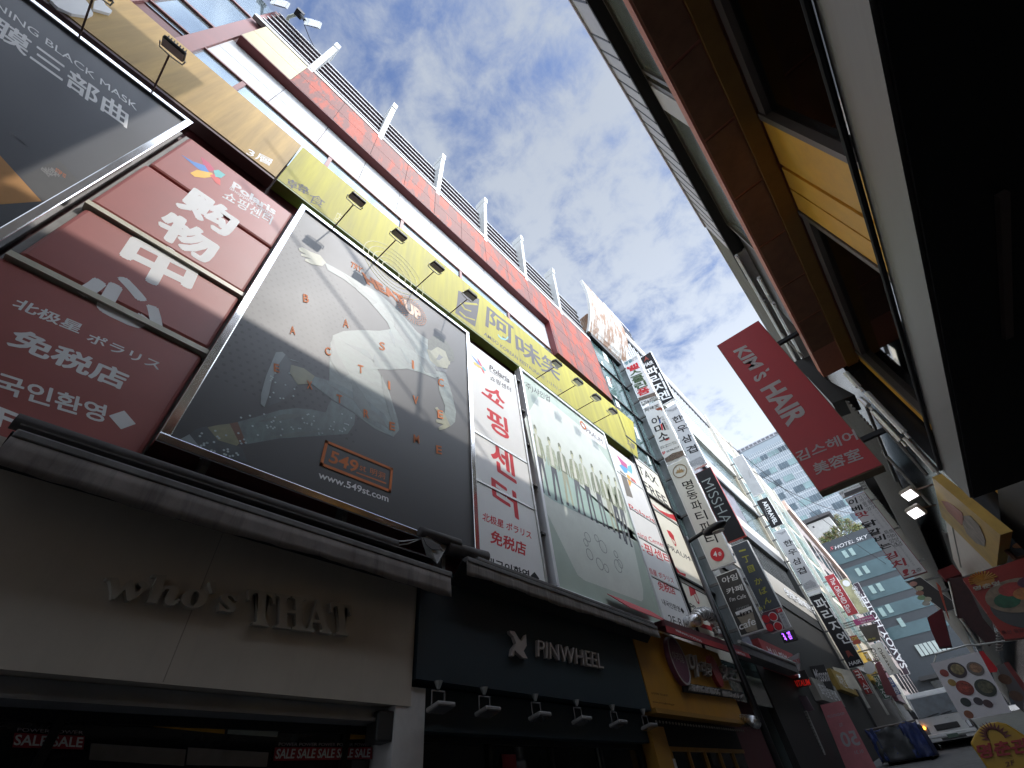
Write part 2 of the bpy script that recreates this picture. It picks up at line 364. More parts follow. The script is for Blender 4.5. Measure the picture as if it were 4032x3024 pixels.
# rusty curved canopy on the roof corner
def rusty():
    m = mat('rust_streaked_white', (.33, .32, .285), .6, var=.12); t = m.node_tree; b = t.nodes['Principled BSDF']
    o = t.nodes.new('ShaderNodeNewGeometry'); mp = t.nodes.new('ShaderNodeMapping'); t.links.new(o.outputs['Position'], mp.inputs[0]); mp.inputs['Scale'].default_value = (1, 1.6, .35)
    n = t.nodes.new('ShaderNodeTexNoise'); n.inputs['Scale'].default_value = 2.1; n.inputs['Detail'].default_value = 9; n.inputs['Roughness'].default_value = .72; t.links.new(mp.outputs[0], n.inputs['Vector'])
    r = t.nodes.new('ShaderNodeValToRGB'); e = r.color_ramp.elements; e[0].position = .45; e[0].color = (0, 0, 0, 1); e[1].position = .55; e[1].color = (1, 1, 1, 1); t.links.new(n.outputs['Fac'], r.inputs[0])
    x = t.nodes.new('ShaderNodeMixRGB'); t.links.new(r.outputs[0], x.inputs[0]); t.links.new(b.inputs['Base Color'].links[0].from_socket, x.inputs[1]); x.inputs[2].default_value = (.15, .065, .018, 1)
    t.links.new(x.outputs[0], b.inputs['Base Color']); return m
RU = rusty()
cn = thing('roof_canopy', 'curved white metal canopy streaked with rust at the roof corner', 'canopy', (-5, 16, 17.9))
prof = [(-4.87, 17.9), (-4.74, 18.15), (-4.60, 18.5), (-4.36, 19.2), (-4.2, 20.0), (-4.13, 20.7), (-4.12, 21.4), (-4.16, 22.2)]
c = MB(); A = [Vector((x, 14.25, z)) for x, z in prof]; B = [Vector((x, 17.85, z)) for x, z in prof]; k = len(A)
B = [Vector((x + .02 * i, 17.85, z - .12 * i)) for i, (x, z) in enumerate(prof)]
Ti = Vector((-.07, 0, -.02)); vs = A + B + [a + Ti for a in A] + [b + Ti for b in B]; fs = []
for i in range(k - 1): fs += [(i, i + 1, k + i + 1, k + i), (2 * k + i, 3 * k + i, 3 * k + i + 1, 2 * k + i + 1), (i, 2 * k + i, 2 * k + i + 1, i + 1), (k + i, k + i + 1, 3 * k + i + 1, 3 * k + i)]
fs += [(0, k, 3 * k, 2 * k), (k - 1, 3 * k - 1, 4 * k - 1, 2 * k - 1)]
c.add(vs, fs); c.build('curved_sheet', RU, cn)
c = MB(); P = [(x, 14.25, z) for x, z in prof]; Q = [(x - .16, 14.25, z) for x, z in prof][::-1]; c.prism(P + Q, (0, -.07, 0)); c.build('edge_trim', mat('canopy_edge', (.5, .5, .48), .5, var=.1, dirt=.3, dirtcol=(.3, .18, .1)), cn)
c = MB(); c.prism([(-4.85, 14.6, 17.9), (-4.4, 14.6, 19.3), (-4.75, 14.6, 19.75), (-5.3, 14.6, 19.7), (-5.3, 14.6, 17.9)], (0, 3.2, 0))
c.build('rusty_framing', mat('rusty_underside', (.17, .09, .05), .8, var=.5, scale=6, dirt=.6, dirtcol=(.45, .42, .36)), cn)
c = MB(); c.box(-5.3, -4.86, 14.35, 18.2, 17.6, 17.9); c.build('soffit_beam', mat('black_soffit', (.015, .015, .016), .7), cn)

# rooftop floodlights behind the screen
fl0 = None
for i, (dx, dy) in enumerate(((0, 0), (-.35, -1.0))):
    base = PX(zQ(430, 470), -5.25); hd = PX(zQ(985, 500), -4.5)
    if fl0 is None:
        fl = thing('roof_floodlight', 'grey floodlight on a bent pipe over the roof screen, nearer the open sky', 'floodlight', base, 'floodlights on the roof edge')
        elbow = PX(zQ(480, 370), -5.1); tip = PX(zQ(720, 290), -4.75)
        m_ = MB(); m_.tube([base - Vector((0, 0, .6)), base, elbow, tip], .055); m_.build('bent_pipe', mat('pale_pipe', (.42, .45, .38), .5), fl)
        T = PX(zQ(840, 380), -4.6), PX(zQ(1185, 485), -4.35), PX(zQ(1140, 615), -4.35), PX(zQ(810, 525), -4.6)
        m_ = MB(); m_.prism(T, (-.05, .02, .22)); m_.build('lamp_body', mat('lamp_grey', (.3, .31, .3), .4), fl)
        m_ = MB(); c0 = [T[0].lerp(T[1], .28), T[1].lerp(T[0], .04), T[2].lerp(T[3], .04), T[3].lerp(T[2], .28)]; m_.prism([p + Vector((.01, -.01, -.02)) for p in c0], (0, 0, .012)); m_.build('lamp_glass', mat('lamp_lens', (.42, .43, .46), .2), fl)
        m_ = MB()
        for j in range(7):
            q = T[0].lerp(T[1], .1 + .12 * j) + Vector((-.05, .02, .22)); m_.tube([q, q + Vector((-.03, .02, .16))], .012)
        m_.build('cooling_fins', dark_metal, fl)
        m_ = MB(); q = T[0].lerp(T[3], .5); m_.tube([tip, q + Vector((0, 0, .05))], .05); m_.box(tip.x - .12, tip.x + .1, tip.y - .12, tip.y + .12, tip.z - .15, tip.z + .12); m_.build('mount', dark_metal, fl)
        fl0 = fl
    else:
        c_ = copy_tree(fl0, (dx, dy, .15)); c_['label'] = 'grey floodlight on a bent pipe at the very top edge of the photo'
cab = MB(); a = PX(zQ(820, 540), -4.6); b = PX(zQ(1040, 1040), -5.2); cab.tube([a, a.lerp(b, .5) + Vector((0, 0, -.08)), b], .012, 6)
tag(cab.build('power_cable', black_print), 'thin cable hanging from the roof floodlight down to the slatted screen', 'cable')

# ------------------------------------------------------------------ the long fascia signs over the third floor
def sign_gloss(name, col, var, rough=.6):
    m = mat(name, col, rough, spec=.3, var=var * 2.2, scale=1.3, stretch=(1, 2.6, .16), dirt=.10, dirtcol=(.35, .30, .12)); return m
YEL = sign_gloss('yellow_green_film', (.30, .265, .02), .12)
ORA = sign_gloss('tan_film', (.36, .235, .08), .14)  # its vertical streaks paint reflections into the glossy tan
ys_ = thing('restaurant_sign', 'long yellow-green restaurant sign band with dark brush characters over the posters', 'sign', (-5, 7, 9.9))
xs = -5.0
P = [PX(zA(2190, 1417), xs), PX((2512, 1796), xs), PX((2494, 1658), xs), PX((1190, 577), xs)]
P = [Vector((xs, -.22, 9.86)), Vector((xs, 14.78, 10.05)), Vector((xs, 15.9, 12.62)), Vector((xs, -.22, 12.02))]
m_ = MB(); m_.prism(P, (-.26, 0, 0)); m_.build('sign_face', YEL, ys_)
m_ = MB(); m_.prism([P[0] + Vector((0, 0, -.012)), P[1] + Vector((0, 0, -.012)), P[1] + Vector((-.26, 0, -.012)), P[0] + Vector((-.26, 0, -.012))], (0, 0, -.05)); m_.build('bottom_return', mat('green_return', (.10, .14, .012), .5), ys_)
PL = ('x', xs)
text(ys_, '韓', PL, zB(430, 1290), zB(585, 1360), zB(420, 1350), grey_print, 'brush_character', bold=.01)
stack(ys_, '食', PL, zB(600, 1395), zB(710, 1450), zB(570, 1460), grey_print, gap=0, name='brush_character')
text(ys_, '店', PL, zB(790, 1530), zB(830, 1560), zB(760, 1600), mat('faint_print', (.36, .33, .1), .5), 'brush_character')
# brush pictogram block
pc = patch(ys_, 'bowl_emblem', PL, [zV(180, -20), zV(455, 90), zV(440, 240), zV(400, 455), zV(140, 270), zV(165, 140)], grey_print)
for q in ([(250, 130), (420, 150), (440, 175), (330, 165), (260, 160)], [(200, 150), (260, 230), (350, 260), (350, 245), (270, 215), (215, 140)], [(190, 260), (260, 330), (400, 375), (400, 360), (280, 320), (200, 250)]):
    patch(pc, 'emblem_stroke', PL, [zV(*p) for p in q], YEL, lift=.009)
text(ys_, '阿', PL, zV(560, 190), zV(895, 450), zV(540, 440), grey_print, 'brush_character', bold=.02)
patch(ys_, 'teal_stroke', PL, [zV(695, 545), zV(740, 595), zV(800, 612), zV(830, 575), zV(835, 600), zV(800, 632), zV(745, 620), zV(705, 580)], mat('teal_print', (.12, .32, .3), .5), lift=.008)
text(ys_, '味', PL, zV(925, 540), zV(1235, 760), zV(945, 790), grey_print, 'brush_character', bold=.02)
text(ys_, '笑', PL, zV(1275, 800), zV(1505, 945), zV(1260, 1020), grey_print, 'brush_character', bold=.02)
text(ys_, 'AMISO KOREAN RESTAURANT', PL, zV(520, 515), zV(1310, 1110), zV(515, 560), grey_print, bold=.012)
text(ys_, '아미소', PL, zV(1345, 1145), zV(1550, 1290), zV(1340, 1185), grey_print)
text(ys_, '5層', PL, zW(365, 385), zW(450, 460), zW(360, 445), grey_print, bold=.01)
for i in range(5):                                                 # faint concentric waves printed on the film
    c_ = PX(zV(-120 + i * 10, 120), xs) + Vector((.003, -1.4, -.15))
    m_ = MB(); m_.ring(c_, NX, (0, 0, 1), .25 + .16 * i, .235 + .16 * i, .003, asp=1.0)
    m_.build('printed_wave', mat('faint_print', (.36, .33, .1), .5), ys_)

os_ = thing('tan_fascia_sign', 'glossy tan fascia sign with white floor lettering left of the yellow-green band', 'sign', (-5, -4, 9.9))
m_ = MB(); m_.prism([(xs, -9.5, 9.8), (xs, -.26, 9.86), (xs, -.26, 12.02), (xs, -9.5, 11.95)], (-.26, 0, 0)); m_.build('sign_face', ORA, os_)
m_ = MB(); m_.box(-5.26, -5.0, -9.5, -.26, 9.72, 9.79); m_.build('bottom_return', mat('brown_return', (.05, .02, .02), .6), os_)
text(os_, '3層', PL, zB(150, 1075), zB(320, 1160), zB(125, 1120), sign_white, bold=.012)
for pts, mm in (([(390, 20), (480, -20), (640, -20), (700, 60), (730, 130), (690, 150), (560, 130), (450, 80)], sign_white), ([(730, 90), (740, 30), (800, 10), (830, 60), (880, 105), (860, 125), (800, 110)], sign_white)):
    m_ = MB(); m_.prism([PX(zA(*p), xs) + Vector((.003, 0, 0)) for p in pts], (.05, 0, 0)); m_.build('raised_character', mm, os_)

# ------------------------------------------------------------------ framed billboards
def frame(parent, y0, y1, z0, z1, fw, x0, x1, m):
    f = MB()
    f.box(x0, x1, y0, y1, z1 - fw, z1); f.box(x0, x1, y0, y1, z0, z0 + fw)
    f.box(x0, x1, y0, y0 + fw, z0 + fw, z1 - fw); f.box(x0, x1, y1 - fw, y1, z0 + fw, z1 - fw)
    return f.build('frame', m, parent, bevel=.012)
def standoffs(parent, y0, y1, zs):
    for y in (y0, y1):
        for z in zs:
            s = MB(); s.box(-5.3, -5.02, y - .09, y + .09, z, z + .05); s.build('standoff', grime_metal, parent)
chrome = mat('polished_frame', (.75, .75, .76), .14, 1.0, var=.08, scale=1.2)
white_frame = mat('white_frame', (.75, .76, .77), .3, .3, var=.05)

# -- sportswear billboard
def dotted():
    m = mat('charcoal_poster', (.034, .034, .036), .52, spec=.35, var=.12, scale=.5); t = m.node_tree; b = t.nodes['Principled BSDF']
    o = t.nodes.new('ShaderNodeNewGeometry'); sp = t.nodes.new('ShaderNodeSeparateXYZ'); t.links.new(o.outputs['Position'], sp.inputs[0])
    def M(op, a, c, d=None):
        q = t.nodes.new('ShaderNodeMath'); q.operation = op
        for i, v in enumerate((a, c, d)):
            if v is None: continue
            if isinstance(v, (int, float)): q.inputs[i].default_value = v
            else: t.links.new(v, q.inputs[i])
        return q.outputs[0]
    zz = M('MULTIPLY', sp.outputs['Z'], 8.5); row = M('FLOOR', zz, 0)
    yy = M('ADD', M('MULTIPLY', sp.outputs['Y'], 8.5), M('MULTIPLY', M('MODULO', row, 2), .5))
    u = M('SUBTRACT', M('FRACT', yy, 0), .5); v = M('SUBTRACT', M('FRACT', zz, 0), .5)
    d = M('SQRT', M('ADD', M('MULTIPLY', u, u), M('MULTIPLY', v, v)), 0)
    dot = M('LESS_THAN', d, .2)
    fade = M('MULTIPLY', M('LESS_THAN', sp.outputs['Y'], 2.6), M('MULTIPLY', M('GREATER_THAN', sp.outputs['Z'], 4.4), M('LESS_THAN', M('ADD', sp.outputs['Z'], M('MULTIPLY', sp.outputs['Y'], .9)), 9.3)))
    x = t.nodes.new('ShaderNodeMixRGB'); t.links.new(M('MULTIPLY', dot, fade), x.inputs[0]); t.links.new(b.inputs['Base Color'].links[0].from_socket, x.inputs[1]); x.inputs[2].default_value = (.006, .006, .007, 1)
    t.links.new(x.outputs[0], b.inputs['Base Color']); return m
bb = thing('sportswear_billboard', 'framed charcoal billboard printed with a crouching runner in pale sportswear', 'billboard', (-5, 2.8, 3.3))
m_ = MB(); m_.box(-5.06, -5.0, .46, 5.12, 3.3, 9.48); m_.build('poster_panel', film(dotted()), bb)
frame(bb, .375, 5.23, 3.25, 9.57, .11, -5.22, -4.955, chrome)
m_ = MB()
for y in (.9, 2.7, 4.5): m_ = MB(); m_.box(-5.3, -5.1, y, y + .07, 2.4, 3.3); m_.build('support_strut', grime_metal, bb)
pl = ('x', -5.0)
cloth = mat('print_pale_green', (.115, .15, .135), .5, var=.5, scale=3.2, stretch=(1, .8, 1.6)); cloth_d = mat('print_slate_green', (.075, .11, .108), .5, var=.55, scale=3.5, stretch=(1, 1.5, .8))
skin = mat('print_olive_skin', (.17, .17, .085), .5, var=.25, scale=6); shoe = mat('print_dark_teal', (.025, .035, .04), .5, var=.3, scale=9); sole = mat('print_pale_sole', (.17, .205, .21), .5)
for q_ in (cloth, cloth_d, skin, shoe, sole): film(q_)
def fig(name, pts, m, lift=.003): return patch(bb, name, pl, [zD(*p) for p in pts], m, lift, .003)
fig('printed_leg', [(390,1110),(500,1080),(640,1040),(720,1030),(800,1037),(870,1052),(885,1010),(900,990),(1020,1060),(1015,1110),(980,1160),(800,1172),(640,1182),(470,1212)], cloth_d, .003)
fig('printed_thigh', [(893,700),(890,800),(888,900),(960,960),(1020,1062),(1120,1135),(1210,1175),(1240,1140),(1232,1085),(1185,935),(1130,835),(1000,700)], cloth, .0065)
fig('printed_shin', [(812,870),(880,890),(960,922),(1080,992),(1165,1060),(1205,1140),(1210,1176),(1110,1115),(1000,1045),(900,985),(795,905)], cloth_d, .010)
fig('printed_torso', [(865,298),(940,338),(1040,398),(1130,448),(1200,508),(1270,578),(1330,648),(1390,690),(1450,800),(1470,860),(1420,880),(1350,852),(1280,832),(1200,838),(1130,835),(1000,850),(915,800),(893,720),(905,665),(960,643),(1050,638),(1140,642),(1195,634),(1180,600),(1130,540),(1050,450),(960,382),(880,336)], cloth, .0135)
fig('printed_fold', [(1195,634),(1215,680),(1222,725),(1205,700),(1188,650)], cloth_d, .017)
fig('printed_fold', [(1240,720),(1300,800),(1320,820),(1280,800)], cloth_d, .017)
fig('printed_fold', [(1115,760),(1150,830),(1120,820),(1105,790)], cloth_d, .017)
fig('printed_fold', [(960,700),(1080,740),(1115,800),(1060,760)], cloth_d, .017)
cloth_m = film(mat('print_mid_green', (.07, .092, .083), .5, var=.45, scale=5))
for pts in ([(905,670),(930,760),(990,860),(950,880),(893,790)], [(1000,880),(1060,960),(1130,1100),(1080,1090),(1010,990)], [(1150,860),(1195,980),(1225,1120),(1200,1090),(1160,960)], [(960,352),(1050,432),(1130,500),(1110,510),(1030,440)], [(1210,560),(1290,680),(1330,760),(1270,700),(1215,620)], [(1330,760),(1400,800),(1430,860),(1370,850)]):
    fig('printed_fold', pts, cloth_m, .0158)
for pts in ([(850,885),(940,940),(1050,1010),(960,965)], [(1060,1010),(1150,1075),(1190,1140),(1110,1080)]):
    fig('printed_fold', pts, cloth_m, .0122)
for pts in ([(520,1100),(660,1060),(800,1060),(660,1090)], [(560,1180),(720,1150),(880,1140),(740,1172)]):
    fig('printed_fold', pts, cloth_m, .0048)
fig('printed_arm', [(1435,850),(1472,858),(1505,960),(1525,1050),(1520,1100),(1497,1122),(1465,1080),(1470,1020),(1440,940)], cloth, .017)
fig('printed_hand', [(1462,1050),(1497,1120),(1470,1135),(1440,1142),(1436,1127),(1462,1112),(1426,1102),(1424,1087),(1455,1090),(1440,1060),(1418,1030),(1430,1024),(1452,1055)], skin, .0205)
fig('printed_hand', [(735,226),(752,222),(795,245),(842,262),(872,300),(852,317),(800,308),(765,290),(768,280),(795,280),(745,264),(748,254),(772,258),(737,240)], skin, .017)
fig('printed_neck', [(1340,690),(1385,720),(1440,800),(1420,830),(1370,780)], cloth_d, .017)
fig('printed_face', [(1378,735),(1400,738),(1430,720),(1470,738),(1497,795),(1480,832),(1430,822),(1395,790)], skin, .0205)
fig('printed_hair', [(1383,690),(1405,670),(1440,668),(1482,700),(1512,745),(1518,790),(1492,802),(1472,745),(1432,722),(1400,742),(1384,735)], mat('print_dark_hair', (.045, .055, .04), .5, var=.6, scale=14), .024)
fig('printed_ear', [(1478,796),(1496,794),(1494,812),(1476,815)], skin, .026)
fig('printed_collar', [(1418,818),(1482,838),(1472,852),(1424,842)], shoe, .024)
fig('printed_shadow', [(1440,760),(1460,775),(1440,790),(1425,785)], shoe, .024)
fig('printed_ankle', [(695,812),(760,830),(815,870),(792,908),(730,912),(690,860)], skin, .0135)
fig('printed_shoe', [(640,770),(668,760),(700,805),(688,850),(730,912),(700,950),(640,1000),(580,1020),(600,920)], shoe, .0135)
fig('printed_sole', [(620,750),(652,748),(668,762),(635,810),(600,890),(585,960),(562,1026),(543,1010),(545,960),(570,870)], sole, .017)
fig('printed_ankle', [(270,1128),(330,1115),(395,1108),(440,1205),(420,1222),(380,1216),(330,1192)], skin, .0065)
fig('printed_cuff', [(388,1108),(428,1100),(470,1205),(440,1212)], mat('print_rust', (.13, .055, .03), .5), .010)
fig('printed_shoe', [(185,1165),(220,1135),(272,1122),(330,1192),(450,1228),(475,1300),(380,1290),(290,1262),(225,1215)], shoe, .010)
fig('printed_sole', [(133,1190),(185,1162),(228,1215),(290,1262),(240,1250),(190,1222),(140,1205)], sole, .0135)
fig('printed_laces', [(680,780),(740,800),(700,790)], sole, .021)
sp_ = MB()
for i in range(90):
    for _ in range(20):
        x, y = random.uniform(190, 1000), random.uniform(780, 1290)
        in1 = 400 < x < 1000 and 1060 < y < 1170; in2 = 590 < x < 720 and 850 < y < 1000; in3 = 230 < x < 470 and 1140 < y < 1290
        if in1 or in2 or in3: break
    else: continue
    p = PX(zD(x, y), -5.0); sp_.disc(p + Vector((.0062, 0, 0)), NX, (0, 0, 1), .014, .014, .0005, 8)
sp_.build('reflective_dots', mat('print_dots', (.35, .42, .42), .5), bb)
for ch, x, y in (('B',770,480),('A',970,605),('S',1153,720),('I',1308,812),('C',1448,902),('A',703,640),('C',880,745),('T',1045,835),('I',1188,916),('V',1321,990),('E',1445,1062),('E',622,830),('X',788,915),('T',938,985),('R',1073,1060),('E',1203,1122),('M',1325,1186),('E',1438,1240)):
    hw = (4 if ch == 'I' else 13)
    text(bb, ch, pl, zD(x - hw - 1, y - 24), zD(x + hw + 1, y - 17), zD(x - hw, y + 17), orange_print, 'letter', lift=.029, bold=.02)
text(bb, 'TRY', pl, zD(1000, 293), zD(1058, 328), zD(990, 316), orange_print, 'headline', bold=.03, lift=.02)
text(bb, 'HEAT', pl, zD(1050, 345), zD(1255, 470), zD(1078, 405), orange_print, 'headline', bold=.05, lift=.02)
text(bb, 'UP', pl, zD(1262, 480), zD(1345, 540), zD(1270, 540), mat('print_pale_orange', (.75, .5, .35), .5), 'headline', bold=.05, lift=.026)
sb_ = MB(); c0 = PX(zD(1302, 540), -5.0) + Vector((.02, 0, 0))
for j in range(40):
    for k_ in range(5):
        a = 2 * math.pi * j / 40 + k_ * .12; rr = .2 + .055 * k_
        sb_.disc(c0 + Vector((0, rr * math.cos(a), rr * math.sin(a))), NX, (0, 0, 1), .008 + .002 * k_, .008 + .002 * k_, .002, 6)
sb_.build('sunburst', orange_print, bb)
def outline(parent, plane, pts, w_, m, name='printed_border', lift=.006):
    P = [PX(p, plane[1]) for p in pts]; mb = MB()
    for a, b in zip(P, P[1:] + P[:1]):
        d = (b - a).normalized(); s_ = d.cross(NX) * w_ / 2
        mb.prism([a - s_ + NX * lift - d * w_ / 2, b - s_ + NX * lift + d * w_ / 2, b + s_ + NX * lift + d * w_ / 2, a + s_ + NX * lift - d * w_ / 2], NX * .003)
    return mb.build(name, m, parent)
outline(bb, pl, [zD(875, 1200), zD(1202, 1337), zD(1192, 1447), zD(848, 1312)], .045, orange_print)
text(bb, '549', pl, zD(900, 1240), zD(1040, 1300), zD(883, 1300), orange_print, 'headline', bold=.02)
text(bb, 'st', pl, zD(1043, 1313), zD(1075, 1326), zD(1040, 1340), orange_print, 'headline')
text(bb, '明洞', pl, zD(1096, 1328), zD(1170, 1358), zD(1092, 1360), orange_print, 'headline')
patch(bb, 'printed_rule', pl, [zD(1025, 1350), zD(1175, 1405), zD(1174, 1412), zD(1024, 1356)], orange_print)
text(bb, 'www.549st.com', pl, zD(838, 1345), zD(1187, 1470), zD(832, 1380), sign_white, 'web_address', bold=.015)

# -- skincare billboard at the left edge
sk = thing('skincare_billboard', 'dark navy skincare billboard in a pale metal frame at the left edge of the photo', 'billboard', (-5, -5, 3.2))
m_ = MB(); m_.box(-5.06, -5.0, -9, -1.78, 3.2, 9.36); m_.build('poster_panel', film(mat('navy_poster', (.033, .036, .045), .5, var=.1, scale=.6)), sk)
frame(sk, -9.1, -1.69, 3.1, 9.46, .10, -5.25, -4.95, chrome)
pk = ('x', -5.0)
text(sk, 'SHINING BLACK MASK', pk, zA(-260, -170), zA(1085, 830), zA(-280, -125), sign_white, bold=.0)
text(sk, '面膜三部曲', pk, zA(-330, -110), zA(1020, 880), zA(-410, 10), sign_white, bold=.02)
patch(sk, 'orange_wedge', pk, [zA(-300, 900), zA(330, 1595), zA(-300, 1640)], mat('print_amber', (.42, .2, .05), .45))
patch(sk, 'grey_wedge', pk, [zA(335, 1600), zA(640, 1450), zA(460, 1260), zA(170, 1400)], mat('print_grey', (.06, .06, .062), .5), lift=.002)
text(sk, 'STEP 02', pk, zA(445, 1330), zA(525, 1385), zA(435, 1355), orange_print)
for i, s_ in enumerate(('MEDEUN', 'VITA', 'SNOW', 'ESSENCE')):
    x = 410 - 25 * i; text(sk, s_, pk, zA(x, 1325 + 0 * i), zA(x + 65, 1385), zA(x - 12, 1342), mat('print_mid_grey', (.3, .3, .3), .5))
for i in range(4): text(sk, 'SHINING', pk, zA(80 + 20 * i, 1040 + 14 * i), zA(190 + 14 * i, 1130 + 10 * i), zA(70 + 20 * i, 1055 + 14 * i), mat('print_mid_grey2', (.11, .115, .13), .5))

# -- picture billboard of the group
pr = thing('group_billboard', 'pale green billboard of a row of standing young people between two narrow white signs', 'billboard', (-5, 9.8, 3.3))
def pale_poster():
    return mat('pale_green_poster', (.40, .48, .41), .5, var=.1, scale=.7)
m_ = MB(); m_.box(-5.06, -5.0, 7.45, 12.0, 3.3, 9.72); m_.build('poster_panel', pale_poster(), pr)
frame(pr, 7.37, 12.1, 3.22, 9.82, .09, -5.2, -4.95, white_frame)
standoffs(pr, 7.33, 12.14, (4.4, 5.6, 6.8, 8.0, 9.2))
pp = ('x', -5.0)
patch(pr, 'pale_field', pp, [zN(495, 205), zN(395, 370), zN(540, 1010), zN(780, 1500), zN(830, 1540), zF(1720, 1110), zF(1735, 1090), zF(1735, 1000), zN(1106, 900), zN(1060, 760), zN(935, 570), zN(800, 420), zN(580, 240)], mat('print_white_green', (.60, .64, .58), .5, var=.06), .003)
patch(pr, 'teal_shade', pp, [zN(555, 640), zN(700, 760), zN(900, 930), zN(1106, 1120), zF(1700, 560), zF(1690, 500), zF(1480, 430), zF(1200, 310), zF(900, 170), zF(790, 90)], mat('print_mint', (.36, .50, .45), .5, var=.1), .006)
text(pr, '(주)샤인업', pp, zN(392, 88), zN(580, 205), zN(388, 140), grey_print, bold=.01)
patch(pr, 'logo_panel', pp, [zN(795, 375), zN(985, 500), zN(992, 590), zN(800, 460)], sign_white, .009)
text(pr, 'PRAUM', pp, zN(842, 428), zN(960, 518), zN(846, 462), grey_print, lift=.013)
m_ = MB(); c0 = PX(zN(820, 415), -5) + Vector((.013, 0, 0)); m_.ring(c0, NX, (0, 0, 1), .17, .11, .003, 20); m_.build('logo_ring', orange_print, pr)
# the standing people: each a printed silhouette
hairc = mat('print_soft_hair', (.16, .18, .11), .5, var=.3, scale=8); jack = [mat('print_jacket_a', (.28, .31, .19), .5, var=.35, scale=9), mat('print_jacket_b', (.36, .40, .28), .5, var=.3, scale=9), mat('print_jacket_c', (.20, .23, .15), .5, var=.4, scale=9)]
shirt = mat('print_shirt', (.62, .63, .55), .5); faces = mat('print_soft_face', (.50, .50, .32), .5); trou = [mat('print_trouser_dark', (.06, .065, .08), .5), mat('print_trouser_tan', (.34, .35, .25), .5), mat('print_trouser_slate', (.11, .12, .13), .5)]
def person(top, foot, hwp, jc, tcm):
    # top/foot: pixels at head top and feet; everything on the poster plane
    a = PX(top, -5); b = PX(foot, -5); h = a.z - b.z; yc = lambda t: a.y + (b.y - a.y) * t
    W = hwp; P = lambda u, t, l: Vector((-5 + l * .3, yc(t) + u * W, a.z - h * t))
    q = lambda nm, pts, m, l: MB().prism([P(u, t, l) for u, t in pts], (.0006, 0, 0)).build(nm, m, pr)
    s = random.uniform(-.1, .1)
    q('printed_legs', [(-.5, .46), (.5, .46), (.55, .7), (.62, .97), (.3, .975), (.2, .72), (.02, .58), (-.18, .74), (-.25 + s, .97), (-.6 + s, .965), (-.55, .7)], tcm, .0095)
    q('printed_shoes', [(-.62 + s, .955), (-.24 + s, .96), (-.28 + s, 1.0), (-.75 + s, .995)], trou[0], .0125); q('printed_shoes', [(.3, .96), (.62, .955), (.78, .995), (.32, 1.0)], trou[0], .0125)
    q('printed_jacket', [(-.25, .155), (.25, .155), (.75, .19), (.95, .33), (1.0, .5), (.8, .53), (.68, .36), (.6, .5), (-.6, .5), (-.68, .36), (-.8, .53), (-1.0, .5), (-.95, .33), (-.75, .19)], jc, .0125)
    q('printed_shirt', [(-.2, .16), (.2, .16), (.28, .47), (-.28, .47)], shirt, .0155)
    q('printed_face', [(-.2, .05), (.2, .05), (.2, .1), (.1, .145), (-.1, .145), (-.2, .1)], faces, .0155)
    q('printed_hair', [(-.27, .09), (-.26, .02), (-.1, -.005), (.12, -.005), (.27, .03), (.26, .09), (.16, .055), (-.1, .06)], hairc, .0185)
for i, (tx, ty, fx, fy, hw) in enumerate(((468, 412, 555, 915, .24), (568, 500, 650, 975, .24), (645, 545, 735, 1010, .25), (735, 600, 815, 1060, .25), (798, 630, 905, 1115, .25), (880, 695, 990, 1160, .25), (945, 745, 1070, 1205, .26), (1000, 780, 1110, 1250, .26), (1048, 795, 1158, 1290, .26))):
    person(zN(tx, ty), zN(fx, fy), hw, jack[i % 3], trou[(0, 0, 1, 2, 0, 2, 1, 0, 2)[i]])
m_ = MB()
for x, y, r in ((1235, 670, .14), (1360, 600, .17), (1330, 760, .15), (1500, 780, .17), (1480, 670, .1), (1520, 760, .12), (1200, 560, .1), (1390, 800, .11), (1215, 510, .13), (1300, 520, .1)):
    c0 = PX(zF(x, y), -5) + Vector((.006, 0, 0)); m_ = MB(); m_.ring(c0, NX, (0, 0, 1), r, r - .02, .0006, 20); m_.build('signature_scrawl', mat('print_pale_ink', (.25, .28, .26), .5), pr)

# ------------------------------------------------------------------ lamps on arms along the billboard tops
rim = mat('lamp_rim', (.45, .44, .4), .4); heads = mat('lamp_black', (.03, .03, .03), .45); lens = mat('lamp_lens_warm', (.5, .48, .42), .25)
def make_arm_lamp(b, label, group):
    t = thing('arm_lamp', label, 'lamp', b, group)
    tip = b + Vector((.74, 0, -.03))
    m_ = MB(); m_.tube([b + Vector((-.03, 0, -.02)), b + Vector((.05, 0, .02)), tip], .014, 8); m_.build('arm', mat('rusty_arm', (.12, .07, .05), .6, .3), t)
    Mx = Matrix.Translation(b + Vector((.86, 0, .02))) @ Matrix.Rotation(rad(28), 4, 'Y')
    m_ = MB(); m_.box(-.10, .10, -.17, .17, -.02, .055, None, Mx); hd = m_.build('lamp_head', heads, t, bevel=.025)
    m_ = MB(); m_.box(-.085, .085, -.155, .155, -.028, -.021, None, Mx); m_.build('lamp_glass', lens, hd)
    m_ = MB(); m_.tube([Mx @ Vector((-.05, -.19, .0)), Mx @ Vector((-.135, -.17, -.03)), Mx @ Vector((-.15, 0, -.035)), Mx @ Vector((-.135, .17, -.03)), Mx @ Vector((-.05, .19, 0))], .012, 8); m_.build('bracket', rim, t)
    m_ = MB()
    for j in range(7): m_.box(-.08 + .02 * 0, .08, -.13 + j * .043, -.12 + j * .043, .055, .10, None, Mx)
    m_.build('cooling_fins', mat('fin_grey', (.3, .3, .28), .5), hd); return t
lamp0 = make_arm_lamp(Vector((-4.97, 1.11, 9.57)), 'black arm lamp over the runner billboard, nearest its left corner', 'arm lamps over the posters')
lab = ['black arm lamp over the runner billboard, second from its left corner', 'black arm lamp over the runner billboard, third from its left corner', 'black arm lamp over the runner billboard in front of the bowl emblem']
